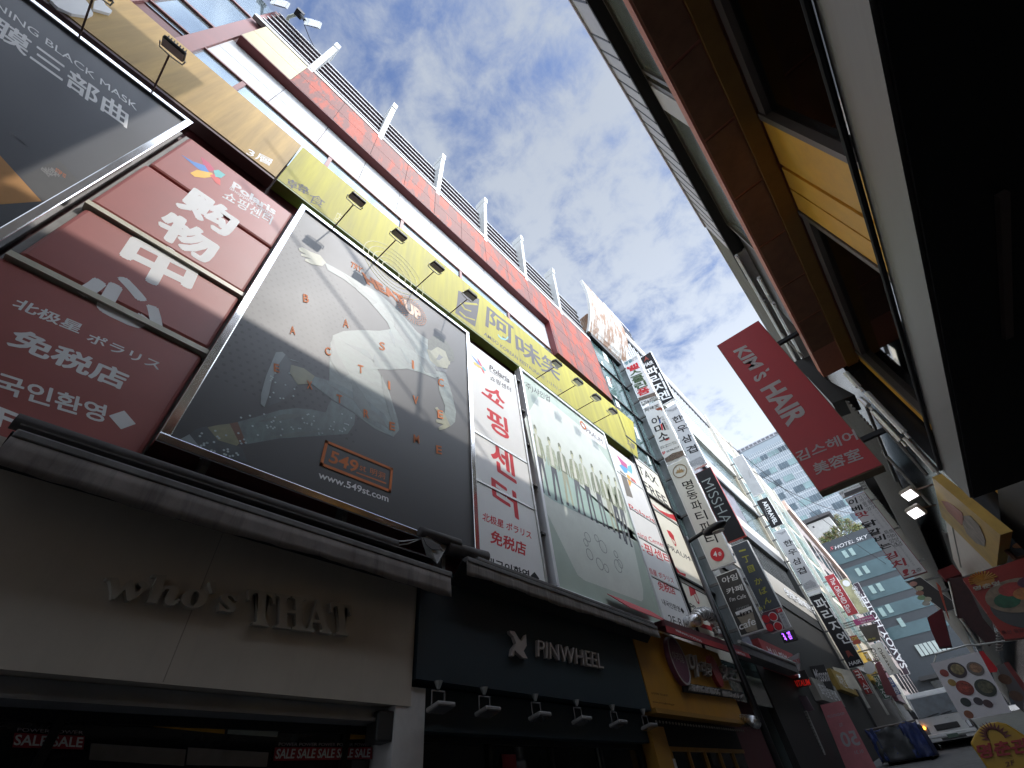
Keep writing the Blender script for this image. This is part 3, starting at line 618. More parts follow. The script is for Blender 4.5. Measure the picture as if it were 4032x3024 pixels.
for y, l in zip((2.21, 3.33, 4.44), lab): copy_tree(lamp0, (0, y - 1.11, 0))['label'] = l
lab = ['arm lamp over the pale green billboard in front of the last brush character', 'arm lamp over the pale green billboard, second from the left', 'arm lamp over the pale green billboard, third from the left', 'arm lamp over the pale green billboard, nearest its right corner']
for y, l in zip((8.14, 9.27, 10.33, 11.35), lab): copy_tree(lamp0, (0, y - 1.11, .25))['label'] = l
for y, l in ((-2.35, 'arm lamp on the dark navy billboard in front of the tan sign, near its corner'), (-3.37, 'arm lamp on the dark navy billboard, its head cut off by the photo top')): copy_tree(lamp0, (0, y - 1.11, -.12))['label'] = l

# ------------------------------------------------------------------ tall red sign and narrow white sign of the shopping centre
def star_logo(parent, plane, zf, s=1):
    cols = [((.45, .03, .1), [(1590, 1240), (1655, 1290), (1720, 1370), (1690, 1355), (1625, 1355)]), ((.05, .2, .55), [(1435, 1225), (1530, 1280), (1620, 1310), (1660, 1370), (1590, 1350), (1560, 1330), (1510, 1290)]),
            ((.75, .42, .03), [(1505, 1370), (1560, 1345), (1680, 1370), (1690, 1400), (1620, 1410), (1540, 1400)]), ((.6, .06, .05), [(1660, 1385), (1700, 1380), (1745, 1425), (1745, 1470), (1710, 1450)]), ((.1, .4, .4), [(1690, 1350), (1730, 1345), (1785, 1385), (1750, 1410), (1705, 1400)])]
    for i, (c_, pts) in enumerate(cols): patch(parent, 'star_emblem', plane, [zf(*p) for p in pts], mat('emblem_%d' % i, c_, .5), .004 + .001 * i)
rs = thing('red_shop_sign', 'tall faded red shopping centre sign in stacked panels with big white characters', 'sign', (-5.1, -.6, 2.5))
RED = film(mat('faded_red_panel', (.28, .06, .05), .5, var=.1, scale=.8, dirt=.08), .55, w=.2); seams = [(7.75, 9.22, -1.6), (6.24, 7.71, -1.62), (4.86, 6.10, -1.58), (2.4, 4.72, -2.4)]
xr = -5.1; pr_ = ('x', xr)
for i, (a, b, yl) in enumerate(seams):
    m_ = MB(); m_.box(-5.2, xr, yl, .36, a, b); m_.build('panel', RED, rs, bevel=.05)
for z in (6.10, 4.72):
    m_ = MB(); m_.box(-5.2, -5.06, -1.62, .37, z + .02, z + .10); m_.build('rail', mat('beige_rail', (.5, .48, .38), .4), rs)
m_ = MB(); m_.box(-5.25, -5.18, -1.66, .38, 2.4, 9.3); m_.build('backing_frame', grime_metal, rs)
star_logo(rs, pr_, zA)
LW = sign_white
text(rs, 'Polaris', pr_, zC(1850, 28), zC(2190, 250), zC(1830, 75), LW, bold=.04)
text(rs, 'Shopping Center', pr_, zC(1825, 68), zC(2170, 292), zC(1812, 95), LW, bold=.01)
text(rs, '쇼핑센터', pr_, zC(1795, 100), zC(2165, 310), zC(1755, 160), LW, bold=.02)
text(rs, '购', pr_, zC(1540, 70), zC(1900, 315), zC(1400, 220), LW, 'big_character', bold=.05)
text(rs, '物', pr_, zC(1345, 255), zC(1740, 510), zC(1220, 430), LW, 'big_character', bold=.05)
text(rs, '中', pr_, zC(1089, 434), zC(1578, 689), zC(917, 694), LW, 'big_character', bold=.05)
text(rs, '心', pr_, zC(762, 683), zC(1352, 990), zC(586, 949), LW, 'big_character', bold=.05)
text(rs, '北极星', pr_, zC(150, 950), zC(665, 1165), zC(90, 1020), LW, bold=.025)
text(rs, 'ポラリス', pr_, zC(720, 1225), zC(1280, 1460), zC(680, 1290), LW, bold=.02)
text(rs, '免税店', pr_, zC(150, 1185), zC(1025, 1550), zC(50, 1320), LW, bold=.035)
text(rs, '내국인환영◆', pr_, zG(-160, -95), zG(660, 165), zG(-200, 0), LW, bold=.025)
text(rs, '2F·B1', pr_, zG(-160, 60), zG(370, 270), zG(-190, 150), LW, bold=.03)

def white_panel_sign(t, y0, y1, panels, x=-5.05):
    for a, b in panels:
        m_ = MB(); m_.box(x - .08, x, y0, y1, a, b); m_.build('panel', white_print, t, bevel=.006)
    m_ = MB()
    for y in (y0 - .05, y1): m_.box(x - .14, x + .03, y, y + .05, panels[-1][0], panels[0][1])
    for (a, b), (c_, d_) in zip(panels[:-1], panels[1:]): m_.box(x - .14, x + .015, y0, y1, d_ + .002, a - .002)
    m_.build('frame', alu, t)
ws = thing('white_shop_sign', 'narrow white sign with large red vertical characters between the two big billboards', 'sign', (-5, 6.2, 3))
white_panel_sign(ws, 5.30, 7.12, [(6.22, 9.34), (4.97, 6.16), (2.9, 4.91)])
pw = ('x', -5.05)
_o = lambda x, y: (x * .72, 0)
def zstar(x, y):
    u = (x - 1435) / (1790 - 1435); v = (y - 1225) / (1470 - 1225)
    a, b, c_ = zV(330, 790), zV(550, 920), zV(330, 960); return (a[0] + u * (b[0] - a[0]) + v * (c_[0] - a[0]), a[1] + u * (b[1] - a[1]) + v * (c_[1] - a[1]))
star_logo(ws, pw, zstar)
text(ws, 'Polaris', pw, zV(590, 945), zV(850, 1125), zV(585, 1010), grey_print, bold=.03)
text(ws, 'Shopping Center', pw, zV(590, 1015), zV(855, 1180), zV(588, 1045), grey_print)
text(ws, '쇼핑센터', pw, zV(600, 1085), zV(870, 1250), zV(595, 1145), grey_print, bold=.015)
text(ws, '쇼', pw, zN(130, 108), zN(272, 218), zN(88, 180), red_print, 'big_character', bold=.035)
text(ws, '핑', pw, zN(122, 275), zN(265, 370), zN(135, 430), red_print, 'big_character', bold=.035)
text(ws, '센', pw, zN(150, 525), zN(312, 640), zN(165, 720), red_print, 'big_character', bold=.035)
text(ws, '터', pw, zN(158, 780), zN(330, 905), zN(172, 970), red_print, 'big_character', bold=.035)
text(ws, '北极星 ポラリス', pw, zF(240, 275), zF(690, 460), zF(235, 350), red_print, bold=.02)
text(ws, '免税店', pw, zF(320, 440), zF(640, 570), zF(310, 560), red_print, bold=.03)
text(ws, '내국인환영◆', pw, zF(270, 690), zF(760, 850), zF(270, 790), black_print, bold=.025)

p3 = thing('white_panel_sign', 'white panel sign with red lettering and a small open window, right of the green billboard', 'sign', (-5, 13.2, 3))
white_panel_sign(p3, 12.25, 14.15, [(8.35, 9.5), (6.95, 8.3), (5.95, 6.9), (4.75, 5.9), (3.0, 4.7)])
def zstar2(x, y):
    u = (x - 1435) / (1790 - 1435); v = (y - 1225) / (1470 - 1225)
    a, b, c_ = zW(230, 570), zW(420, 690), zW(270, 840); return (a[0] + u * (b[0] - a[0]) + v * (c_[0] - a[0]), a[1] + u * (b[1] - a[1]) + v * (c_[1] - a[1]))
for c_, pts in (((.45, .03, .18), [(230, 570), (355, 690), (365, 745), (295, 695)]), ((.05, .3, .6), [(265, 700), (295, 690), (365, 745), (362, 790), (330, 790)]), ((.1, .4, .45), [(365, 710), (405, 695), (420, 760), (418, 805), (365, 760)]), ((.75, .36, .02), [(350, 800), (390, 830), (410, 905), (395, 955), (380, 930)]), ((.55, .06, .04), [(395, 835), (450, 880), (485, 945), (420, 900)])):
    patch(p3, 'star_emblem', pw, [zW(*p) for p in pts], mat('emblem3_%d' % int(c_[0] * 100), c_, .5), .006)
patch(p3, 'open_sash', pw, [zW(270, 755), zW(340, 815), zW(430, 1090), zW(355, 1060)], mat('shade_brown', (.17, .15, .125), .6), .004)
text(p3, 'Polaris', pw, zW(372, 1150), zW(672, 1330), zW(395, 1225), red_print, bold=.01)
text(p3, 'Shopping Center', pw, zF(1560, 400), zF(1920, 560), zF(1580, 470), red_print)
text(p3, '쇼핑센터', pw, zF(1640, 510), zF(1975, 680), zF(1665, 610), red_print, bold=.02)
text(p3, '北极星 ポラリス', pw, zF(1740, 770), zF(2010, 890), zF(1755, 830), red_print, bold=.01)
text(p3, '免税店', pw, zF(1865, 915), zF(2020, 970), zF(1885, 1000), red_print, bold=.02)
text(p3, '내국인환영◆', pw, zF(1905, 1080), zF(2110, 1175), zF(1920, 1140), black_print, bold=.01)
text(p3, '2F·B1', pw, zF(1965, 1230), zF(2110, 1280), zF(1985, 1320), black_print)

p4 = thing('tax_free_sign', 'cream panel sign announcing tax free shopping above two red logo panels', 'sign', (-5, 15.4, 3))
for i, (a, b) in enumerate(((7.72, 9.95), (5.15, 7.62), (3.0, 5.05))):
    m_ = MB(); m_.box(-5.13, -5.05, 14.4, 16.5, a, b); m_.build('panel', mat('cream_print', (.74, .71, .60), .5, var=.03), p4, bevel=.006)
m_ = MB()
for y in (14.33, 16.5): m_.box(-5.19, -5.02, y, y + .06, 3.0, 10.0)
for z in (7.63, 5.06, 9.96): m_.box(-5.19, -5.03, 14.4, 16.5, z, z + .08)
m_.build('frame', alu, p4)
text(p4, 'TAX', pw, zW(468, 680), zW(700, 850), zW(505, 790), black_print, bold=.01)
text(p4, 'FREE', pw, zW(540, 870), zW(810, 1080), zW(585, 990), black_print, bold=.01)
patch(p4, 'red_swoosh', pw, [zW(640, 1140), zW(740, 1230), zW(860, 1280), zW(930, 1285), zW(950, 1370), zW(800, 1290), zW(690, 1200)], red_print)
patch(p4, 'red_swoosh', pw, [zF(2030, 780), zF(2080, 835), zF(2133, 855), zF(2133, 880), zF(2040, 830)], red_print)
patch(p4, 'logo_square', pw, [q3(318, 730), q3(355, 745), q3(390, 790), q3(400, 845), q3(350, 800)], red_print)
m_ = MB(); c0 = PX(q3(383, 830), -5.05) + Vector((.008, 0, 0)); m_.ring(c0, NX, (0, 0, 1), .24, .18, .003, 20, asp=.6); m_.build('logo_ring', red_print, p4)
text(p4, 'PRAUM', pw, q3(325, 870), q3(545, 1000), q3(335, 920), black_print)
text(p4, 'Shop', pw, q3(535, 1005), q3(600, 1045), q3(540, 1030), grey_print)
patch(p4, 'logo_square', pw, [q3(535, 1285), q3(600, 1310), q3(615, 1370), q3(560, 1400)], red_print)
m_ = MB(); c0 = PX(q3(610, 1400), -5.05) + Vector((.008, 0, 0)); m_.ring(c0, NX, (0, 0, 1), .24, .18, .003, 20, asp=.6); m_.build('logo_ring', red_print, p4)
text(p4, 'PRAUM', pw, q3(545, 1460), q3(760, 1590), q3(560, 1530), black_print, bold=.01)
patch(p4, 'red_swoosh', pw, [s4(300, 330), s4(560, 400), s4(580, 470), s4(320, 385)], red_print)

# ------------------------------------------------------------------ shopfronts at street level
def glassfront(parent, y0, y1, z1, x=-5.22, step=2.0, fm=dark_metal, z0=-1.55):
    m_ = MB(); m_.box(x - .03, x, y0, y1, z0, z1); m_.build('window', dark_glass, parent)
    m_ = MB(); y = y0
    while y < y1 - .05: m_.box(x, x + .05, y, y + .06, z0, z1); y += step
    m_.box(x, x + .045, y0, y1, z1 - .07, z1); m_.box(x, x + .04, y0, y1, z1 - .75, z1 - .69); m_.build('window_frame', fm, parent)
beige = mat('beige_fascia', (.50, .45, .38), .42, var=.05, dirt=.08)
w1 = thing('clothes_shop_front', 'wide beige shop fascia with raised lettering of its own colour and a grey lintel', 'shop front', (-5, -2, -1.6))
m_ = MB(); m_.box(-5.29, -4.85, -9, 3.84, 1.14, 2.72); m_.build('fascia', beige, w1)
for y in (-3.7, 1.3): m_ = MB(); m_.box(-4.851, -4.8485, y, y + .008, 1.15, 2.71); m_.build('panel_joint', mat('joint_shadow', (.3, .27, .23), .8), w1)
m_ = MB(); m_.box(-5.29, -4.98, -9, 3.62, 1.03, 1.135); m_.box(-5.29, -4.93, -9, 3.6, 1.0, 1.03); m_.build('lintel', mat('grey_lintel', (.33, .34, .35), .4, .3), w1)
pf = ('x', -4.85)
text(w1, "𝒘𝒉𝒐'𝒔", pf, zG(500, 905), zG(1130, 1000), zG(500, 1062), mat('beige_letter', (.40, .365, .31), .5), 'raised_lettering', depth=.06, bold=.012)
text(w1, '𝐓𝐇𝐀𝐓', pf, zG(1190, 1012), zG(1685, 1092), zG(1180, 1185), MATS['beige_letter'], 'raised_lettering', depth=.06, bold=.012)
glassfront(w1, -9, 3.62, 1.0, step=2.45)
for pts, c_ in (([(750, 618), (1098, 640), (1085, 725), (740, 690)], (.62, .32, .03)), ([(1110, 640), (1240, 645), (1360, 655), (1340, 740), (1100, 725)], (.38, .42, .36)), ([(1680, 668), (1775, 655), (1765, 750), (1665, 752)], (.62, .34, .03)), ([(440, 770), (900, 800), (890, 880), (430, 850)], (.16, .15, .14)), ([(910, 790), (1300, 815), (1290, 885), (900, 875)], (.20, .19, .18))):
    m_ = MB(); m_.prism([PX(zH(*p), -5.215) for p in pts], (.004, 0, 0)); m_.build('window_poster', mat('poster_w%d' % int(c_[0] * 100 + c_[2] * 1000), c_, .5, var=.2, scale=4), w1)  # reflections of the opposite front, painted as flat panels on the glass
m_ = MB(); m_.prism([PX(zH(*p), -5.208) for p in ((890, 655), (1000, 655), (1005, 690), (880, 695))], (.004, 0, 0)); m_.build('poster_emblem', heads, w1)  # dark mark inside the painted amber reflection
m_ = MB(); m_.box(-5.29, -4.86, 3.64, 4.06, -1.6, 1.33); m_.build('pillar', mat('white_pillar', (.6, .58, .56), .5), w1)
for tl, tr, bl, n_ in ((zH(1330, 790), zH(1800, 790), zH(1322, 855), 5), (zH(70, 720), zH(410, 735), zH(58, 790), 2)):
    t = thing('sale_sticker', 'red strip of five repeated sale words on the shop glass' if n_ == 5 else 'red strip of two repeated sale words at the lower left corner', 'sticker', PX(bl, -5.2))
    a, b, c_ = PX(tl, -5.2), PX(tr, -5.2), PX(bl, -5.2); m_ = MB(); m_.prism([a, b, b + c_ - a, c_], (.004, 0, 0)); m_.build('strip', mat('deep_red_vinyl', (.30, .015, .03), .5), t)
    q = lambda u, v: a + (b - a) * u + (c_ - a) * v
    mb = MB(); put(mb, ' '.join(['SALE'] * n_), q(.02, .12), q(.98, .12), q(.01, .86), NX, lift=.006, bold=.015); mb.build('lettering', sign_white, t)
    mb = MB(); put(mb, ' '.join(['POWER'] * n_), q(.03, -.36), q(.97, -.36), q(.03, -.1), NX, lift=.003); mb.build('lettering', mat('dim_vinyl', (.35, .32, .34), .5), t)
t = thing('shop_speaker', 'small black speaker hung under the grey lintel beside the white pillar', 'speaker', (-5.0, 3.2, .6))
p = PX(zH(1870, 700), -5.0); m_ = MB(); m_.box(p.x - .1, p.x + .12, p.y - .2, p.y + .12, p.z - .13, p.z + .14); m_.build('box', heads, t, bevel=.02); m_ = MB(); m_.tube([(p.x, p.y, p.z + .13), (p.x, p.y, 1.02)], .015); m_.build('hanger', dark_metal, t)

navy = mat('navy_fascia', (.012, .026, .036), .5, var=.06)
w2 = thing('accessory_shop_front', 'very dark navy shop fascia with a pinwheel emblem and thin pale letters', 'shop front', (-5, 7, -1.6))
m_ = MB(); m_.box(-5.29, -4.8, 3.86, 9.62, 1.4, 2.78); m_.build('fascia', navy, w2)
pf2 = ('x', -4.8); silver = mat('satin_letters', (.42, .37, .35), .35, .3)
text(w2, 'PINWHEEL', pf2, zI(862, 550), zI(1295, 645), zI(862, 660), silver, 'raised_lettering', depth=.06)
a = [(672, 490), (705, 495), (735, 545), (752, 562), (782, 515), (786, 590), (765, 625), (792, 676), (760, 670), (725, 640), (707, 620), (700, 660), (683, 655), (690, 610), (716, 575), (700, 530), (675, 505)]
patch(w2, 'pinwheel_emblem', pf2, [zI(*p) for p in a], silver, depth=.06)
m_ = MB(); m_.box(-5.29, -5.0, 4.06, 9.6, .95, 1.38); m_.build('dark_header', navy, w2)
glassfront(w2, 4.08, 9.55, .95, step=1.35)
for tl, br, c_ in ((zI(640, 1310), zI(740, 1400), (.22, .01, .02)), (zI(150, 1150), zI(550, 1215), (.10, .11, .11)), (zI(600, 1180), zI(910, 1235), (.11, .12, .12)), (zI(1250, 1140), zI(1310, 1402), (.12, .13, .13))):
    p, q = PX(tl, -5.19), PX(br, -5.19); m_ = MB(); m_.box(-5.2, -5.19, p.y, q.y, q.z, p.z); m_.build('window_poster', mat('poster_%d' % int(c_[0] * 100 + c_[1] * 1000), c_, .6), w2)
dn0 = None
for i, (x, y) in enumerate(((215, 840), (520, 872), (860, 912), (1135, 948), (1375, 976), (1580, 1002))):
    p = PX(zI(x, y), -4.72); p.z = 1.38
    if dn0 is None:
        dn = thing('under_sign_lamp', 'small floodlight under the navy fascia, first beside the white pillar', 'lamp', p, 'floodlights hanging under the navy fascia')
        m_ = MB(); m_.tube([p, p - Vector((0, 0, .08))], .055, 12, r2=.02); m_.build('neck', alu, dn)
        m_ = MB(); z = p.z - .08
        for y0 in (-.13, .13): m_.tube([(p.x, p.y + y0 * .75, z - .02), (p.x, p.y + y0 * .75, z - .17)], .008)
        m_.tube([(p.x, p.y - .1, z - .02), (p.x, p.y + .1, z - .02)], .008); m_.build('yoke', mat('dull_yoke', (.18, .17, .17), .5, .4), dn)
        Mx = Matrix.Translation((p.x + .04, p.y, z - .19)) @ Matrix.Rotation(rad(-10), 4, 'Y'); m_ = MB(); m_.box(-.10, .12, -.135, .135, -.02, .025, None, Mx); m_.build('lamp_head', mat('lamp_dull', (.22, .21, .2), .4), dn, bevel=.012); m_ = MB(); m_.box(-.085, .105, -.12, .12, -.028, -.021, None, Mx); m_.build('lamp_glass', mat('dim_lens', (.12, .12, .12), .15), dn)
        dn0 = dn; p0 = p
    else:
        c_ = copy_tree(dn0, p - p0); c_['label'] = 'small floodlight under the navy fascia, %s' % ('second from the white pillar', 'third from the white pillar', 'fourth from the white pillar', 'fifth from the white pillar', 'last, beside the yellow shop')[i - 1]

amber = mat('amber_fascia', (.42, .20, .018), .5, var=.1, dirt=.15)
w3 = thing('hotdog_shop_front', 'dark amber snack shop fascia with a round badge, raised letters and a yellow timber front', 'shop front', (-5, 12.5, -1.6))
m_ = MB(); m_.box(-5.29, -4.8, 9.66, 14.6, 1.44, 3.0); m_.build('fascia', amber, w3)
m_ = MB(); m_.box(-5.0, -4.72, 9.66, 14.65, 1.36, 1.44); m_.build('ledge', mat('amber_ledge', (.3, .15, .02), .5), w3)
badge = mat('badge_plum', (.12, .03, .06), .5); offw = mat('aged_letters', (.34, .31, .29), .5); dred = mat('letter_red', (.3, .03, .03), .5)
m_ = MB(); c0 = PX(s8(545, 540), -4.8); m_.disc(c0, NX, (0, 0, 1), .42, .50, .12); m_.build('badge', badge, w3); m_ = MB(); m_.ring(c0 + Vector((.12, 0, 0)), NX, (0, 0, 1), .5, .46, .01, asp=.84); m_.build('badge_rim', offw, w3)
m_ = MB(); put(m_, '아리랑', c0 + Vector((.12, -.28, .15)), c0 + Vector((.12, .28, .15)), c0 + Vector((.12, -.28, -.05)), NX, m=offw); m_.build('lettering', None, w3)
p8 = ('x', -4.8)
text(w3, '아', p8, s8(650, 450), s8(760, 505), s8(670, 665), offw, 'raised_lettering', depth=.1, bold=.03)
text(w3, '리랑', p8, s8(790, 545), s8(900, 580), s8(800, 680), offw, 'raised_lettering', depth=.1, bold=.02)
m_ = MB(); c0 = PX(s8(948, 650), -4.8); m_.disc(c0, NX, (0, 0, 1), .26, .36, .1); m_.build('red_badge', dred, w3)
text(w3, '핫도그', p8, s8(1000, 580), s8(1200, 640), s8(1010, 730), offw, 'raised_lettering', depth=.1, bold=.02)
patch(w3, 'letter_backing', p8, [s8(620, 770), s8(1250, 870), s8(1258, 945), s8(630, 865)], mat('black_backing', (.02, .018, .018), .6), depth=.05)
text(w3, 'ARIRANG HOTDOG', p8, s8(660, 785), s8(985, 840), s8(668, 855), offw, lift=.055, depth=.03)
text(w3, '韓国式ホットドッグ', p8, s8(1020, 855), s8(1240, 890), s8(1030, 915), offw, lift=.055, depth=.03)
text(w3, '주문전화 755-0520', p8, s8(300, 862), s8(470, 886), s8(306, 888), black_print); text(w3, 'www.ariranghotdog.kr', p8, s8(315, 952), s8(545, 986), s8(320, 980), black_print)
m_ = MB(); m_.box(-5.25, -5.1, 9.7, 14.6, .9, 1.36); m_.build('dark_header', black_void, w3)
glassfront(w3, 9.7, 14.6, .92, step=.82, fm=mat('amber_timber', (.30, .15, .02), .5, var=.2), x=-5.12)
for i in range(30):
    pass
bl_ = thing('string_lights', 'row of small unlit bulbs strung under the amber fascia', 'string lights', (-4.86, 12, 1.25))
m_ = MB(); m_.tube([(-4.87, 9.75, 1.275), (-4.87, 14.5, 1.275)], .006, 5); m_.build('wire', black_print, bl_)
for i in range(34): m_ = MB(); m_.disc((-4.86, 9.8 + i * .14, 1.25), NX, (0, 0, 1), .022, .022, .02, 8); m_.build('bulb', mat('unlit_bulb', (.35, .33, .3), .3), bl_)
m_ = MB(); m_.box(-5.2, -4.95, 9.65, 10.25, -1.2, 1.2); m_.build('side_panel', mat('amber_panel', (.34, .17, .02), .5, var=.15), w3)
p, q = PX(s8(430, 1560), -5.06), PX(s8(580, 1659), -5.06); m_ = MB(); m_.box(-5.07, -5.06, p.y, q.y, q.z, p.z); m_.build('paper_notice', sign_white, w3)

# awnings: cassette roll, front bar, hanging valance
canvas = mat('stained_canvas', (.19, .165, .15), .85, var=.3, dirt=.85, dirtcol=(.05, .042, .04), bump=.3)
roll = mat('canvas_roll', (.075, .068, .066), .8, var=.3, dirt=.4)
aw = thing('shop_awning', 'long retracted brown awning with a stained valance above the beige fascia', 'awning', (-4.6, 1.8, 2.6))
m_ = MB(); m_.tube([(-4.66, -.55, 2.77), (-4.66, 3.3, 2.83)], .07, 14); m_.build('fabric_roll', roll, aw, smooth=True)
m_ = MB(); m_.box(-4.55, -4.485, -.48, 4.15, 2.545, 2.62); m_.build('front_bar', grime_metal, aw, bevel=.012)
def valance(parent, y0, y1, zt0, zt1, drop, x, m, wav=.012, n=60):
    mb = MB(); vs = []; fs = []
    for i in range(n + 1):
        y = y0 + (y1 - y0) * i / n; zt = zt0 + (zt1 - zt0) * i / n
        for k_ in range(4):
            o = wav * k_ / 3 * (math.sin(y * 9.3) + .6 * math.sin(y * 23.1 + 1))
            dz = drop * k_ / 3 * (1 + (.07 * math.sin(y * 2.1) if k_ == 3 else 0)); vs.append((x + o, y, zt - dz))
    for i in range(n):
        for k_ in range(3): a = i * 4 + k_; fs.append((a, a + 1, a + 5, a + 4))
    mb.add(vs, fs); o = mb.build('valance', m, parent, smooth=True)
    s_ = o.modifiers.new('thick', 'SOLIDIFY'); s_.thickness = .006; return o
valance(aw, -.48, 4.13, 2.54, 2.545, .25, -4.5, canvas)
m_ = MB(); m_.prism([(-5.2, -.5, 2.9), (-5.2, 4.0, 2.9), (-4.6, 4.0, 2.78), (-4.6, -.5, 2.72)], (0, 0, .02)); m_.build('sloping_cloth', roll, aw)
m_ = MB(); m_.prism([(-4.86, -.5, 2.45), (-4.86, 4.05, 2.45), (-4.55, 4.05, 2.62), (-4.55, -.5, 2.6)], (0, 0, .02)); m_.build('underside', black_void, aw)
tarp = thing('torn_tarpaulin', 'torn pale tarpaulin hanging where the two brown awnings meet', 'tarpaulin', PX(zP(700, 750), -4.6))
m_ = MB(); T_ = [zP(520, 520), zP(600, 530), zP(870, 650), zP(830, 735), zP(740, 890), (zP(600, 780))]; Q_ = [PX(p, -4.62 + .05 * math.sin(i * 2.1)) for i, p in enumerate(T_)]
m_.prism(Q_, (-.012, 0, 0)); m_.build('cloth', mat('pale_tarp', (.30, .30, .295), .7, var=.25), tarp)
m_ = MB(); m_.prism([PX(p, -4.57) for p in (zP(560, 560), zP(640, 570), zP(780, 650), zP(770, 715), (zP(660, 700)), zP(590, 640))], (-.012, 0, 0)); m_.build('fold', mat('tarp_fold', (.12, .115, .115), .8), tarp)
m_ = MB(); m_.tube([PX(zP(510, 475), -4.62), PX(zP(1020, 635), -4.62)], .075, 12); m_.build('roller', roll, tarp, smooth=True)
m_ = MB(); m_.tube([PX(zP(515, 572), -4.7), PX(zP(300, 600), -4.75), PX(zP(30, 608), -4.8)], .008, 6); m_.tube([PX(zP(515, 572), -4.7), PX(zP(350, 635), -4.75), PX(zP(180, 655), -4.8)], .008, 6); m_.build('cord', sign_white, tarp)
aw2 = thing('shop_awning', 'long retracted brown awning with a streaked valance above the navy fascia', 'awning', (-4.6, 7.4, 2.8))
m_ = MB(); m_.tube([PX(zP(860, 680), -4.66), PX(zP(1370, 815), -4.66)], .1, 12); m_.build('fabric_roll', roll, aw2, smooth=True)
m_ = MB(); m_.box(-4.6, -4.48, 4.45, 10.35, 2.86, 2.93); m_.box(-4.66, -4.5, 4.7, 10.3, 2.945, 3.0); m_.build('front_bar', grime_metal, aw2, bevel=.01)
canvas2 = mat('streaked_canvas', (.20, .18, .165), .85, var=.3, dirt=.85, dirtcol=(.05, .043, .038), bump=.3, stretch=(1, 5, .4), scale=6)
valance(aw2, 4.45, 10.35, 2.87, 2.9, .21, -4.5, canvas2)
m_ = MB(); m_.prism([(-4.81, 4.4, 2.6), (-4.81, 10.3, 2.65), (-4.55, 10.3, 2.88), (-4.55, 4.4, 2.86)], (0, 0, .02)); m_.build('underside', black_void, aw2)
redc = mat('red_canvas', (.38, .03, .035), .7, var=.2, dirt=.2)
aw3 = thing('shop_awning', 'red awning lettered in white over the amber snack shop', 'awning', (-4.5, 12.5, 3))
xa = -4.45
a, b = PX(zI(1455, 295), xa), PX(zI(1700, 410), xa)
m_ = MB(); m_.prism([Vector((-4.5, 9.3, 3.12)), Vector((-4.5, 11.3, 3.12)), Vector((-4.95, 11.3, 3.55)), Vector((-4.95, 9.3, 3.55))], (0, 0, .02)); m_.build('sloping_cloth', redc, aw3)
A_, B_, C_, D_ = PX(s8(455, 165), xa), PX(s4(985, 735), xa), PX(s4(1020, 805), xa), PX(s8(470, 235), xa)
m_ = MB(); m_.prism([A_, B_, C_, D_], (-.01, 0, 0)); m_.build('valance', redc, aw3)
m_ = MB(); m_.prism([A_ + Vector((0, 0, .13)), B_ + Vector((0, 0, .12)), B_, A_], (-.3, 0, 0)); m_.build('cassette', mat('awning_cassette', (.10, .02, .025), .6, var=.3), aw3)
for tl, tr, bl in ((s4(20, 415), s4(365, 565), s4(40, 450)), (s4(720, 665), s4(935, 745), s4(735, 700))):
    text(aw3, 'ARIRANG HOTDOG', ('x', xa), tl, tr, bl, sign_white, lift=.004, bold=.03)
aw4 = thing('shop_awning', 'grey retracted awning beyond the red lettered one', 'awning', (-4.4, 19, 3))
A_, B_ = PX(s4(870, 600), -4.45), PX(s4(1600, 885), -4.45)
m_ = MB(); m_.prism([A_, B_, B_ - Vector((0, 0, .28)), A_ - Vector((0, 0, .25))], (-.4, 0, 0)); m_.build('cassette', mat('grey_canvas', (.13, .125, .12), .7, var=.25, dirt=.4), aw4)
m_ = MB(); m_.tube([A_ + Vector((0, 0, .03)), B_ + Vector((0, 0, .03))], .05, 8); m_.build('front_bar', alu, aw4)

# silver flexible duct under the logo panel, second one by the snack shop
foil = mat('foil_duct', (.55, .55, .55), .28, .95, var=.3, scale=9, bump=.6)
dct = thing('flexible_duct', 'crumpled silver foil duct bending over the red awning', 'duct', PX(s4(420, 400), -4.8))
pts = [PX(s4(*p), -4.75) for p in ((300, 300), (330, 235), (420, 215), (500, 235), (540, 300), (590, 420), (640, 560))]
pts = [pts[0] + Vector((-.4, 0, 0))] + pts
m_ = MB(); fine = []
for i in range(len(pts) - 1):
    for k_ in range(4): fine.append(pts[i].lerp(pts[i + 1], k_ / 4))
m_.tube(fine, .17, 14); o = m_.build('duct_tube', foil, dct, smooth=True)
for p_, q_ in zip(fine[2:-1:2], fine[3::2]): m_ = MB(); m_.tube([p_, p_ + (q_ - p_).normalized() * .03], .19, 14); m_.build('clamp_ring', foil, dct)
dct2 = thing('vent_pipe', 'short silver vent pipe at the far end of the amber snack shop', 'pipe', PX(s8(1260, 1200), -4.7))
m_ = MB(); m_.tube([PX(s4(870, 1610), -4.9), PX(s4(990, 1620), -4.6), PX(s4(1080, 1640), -4.35)], .13, 14); m_.build('pipe_tube', foil, dct2, smooth=True)

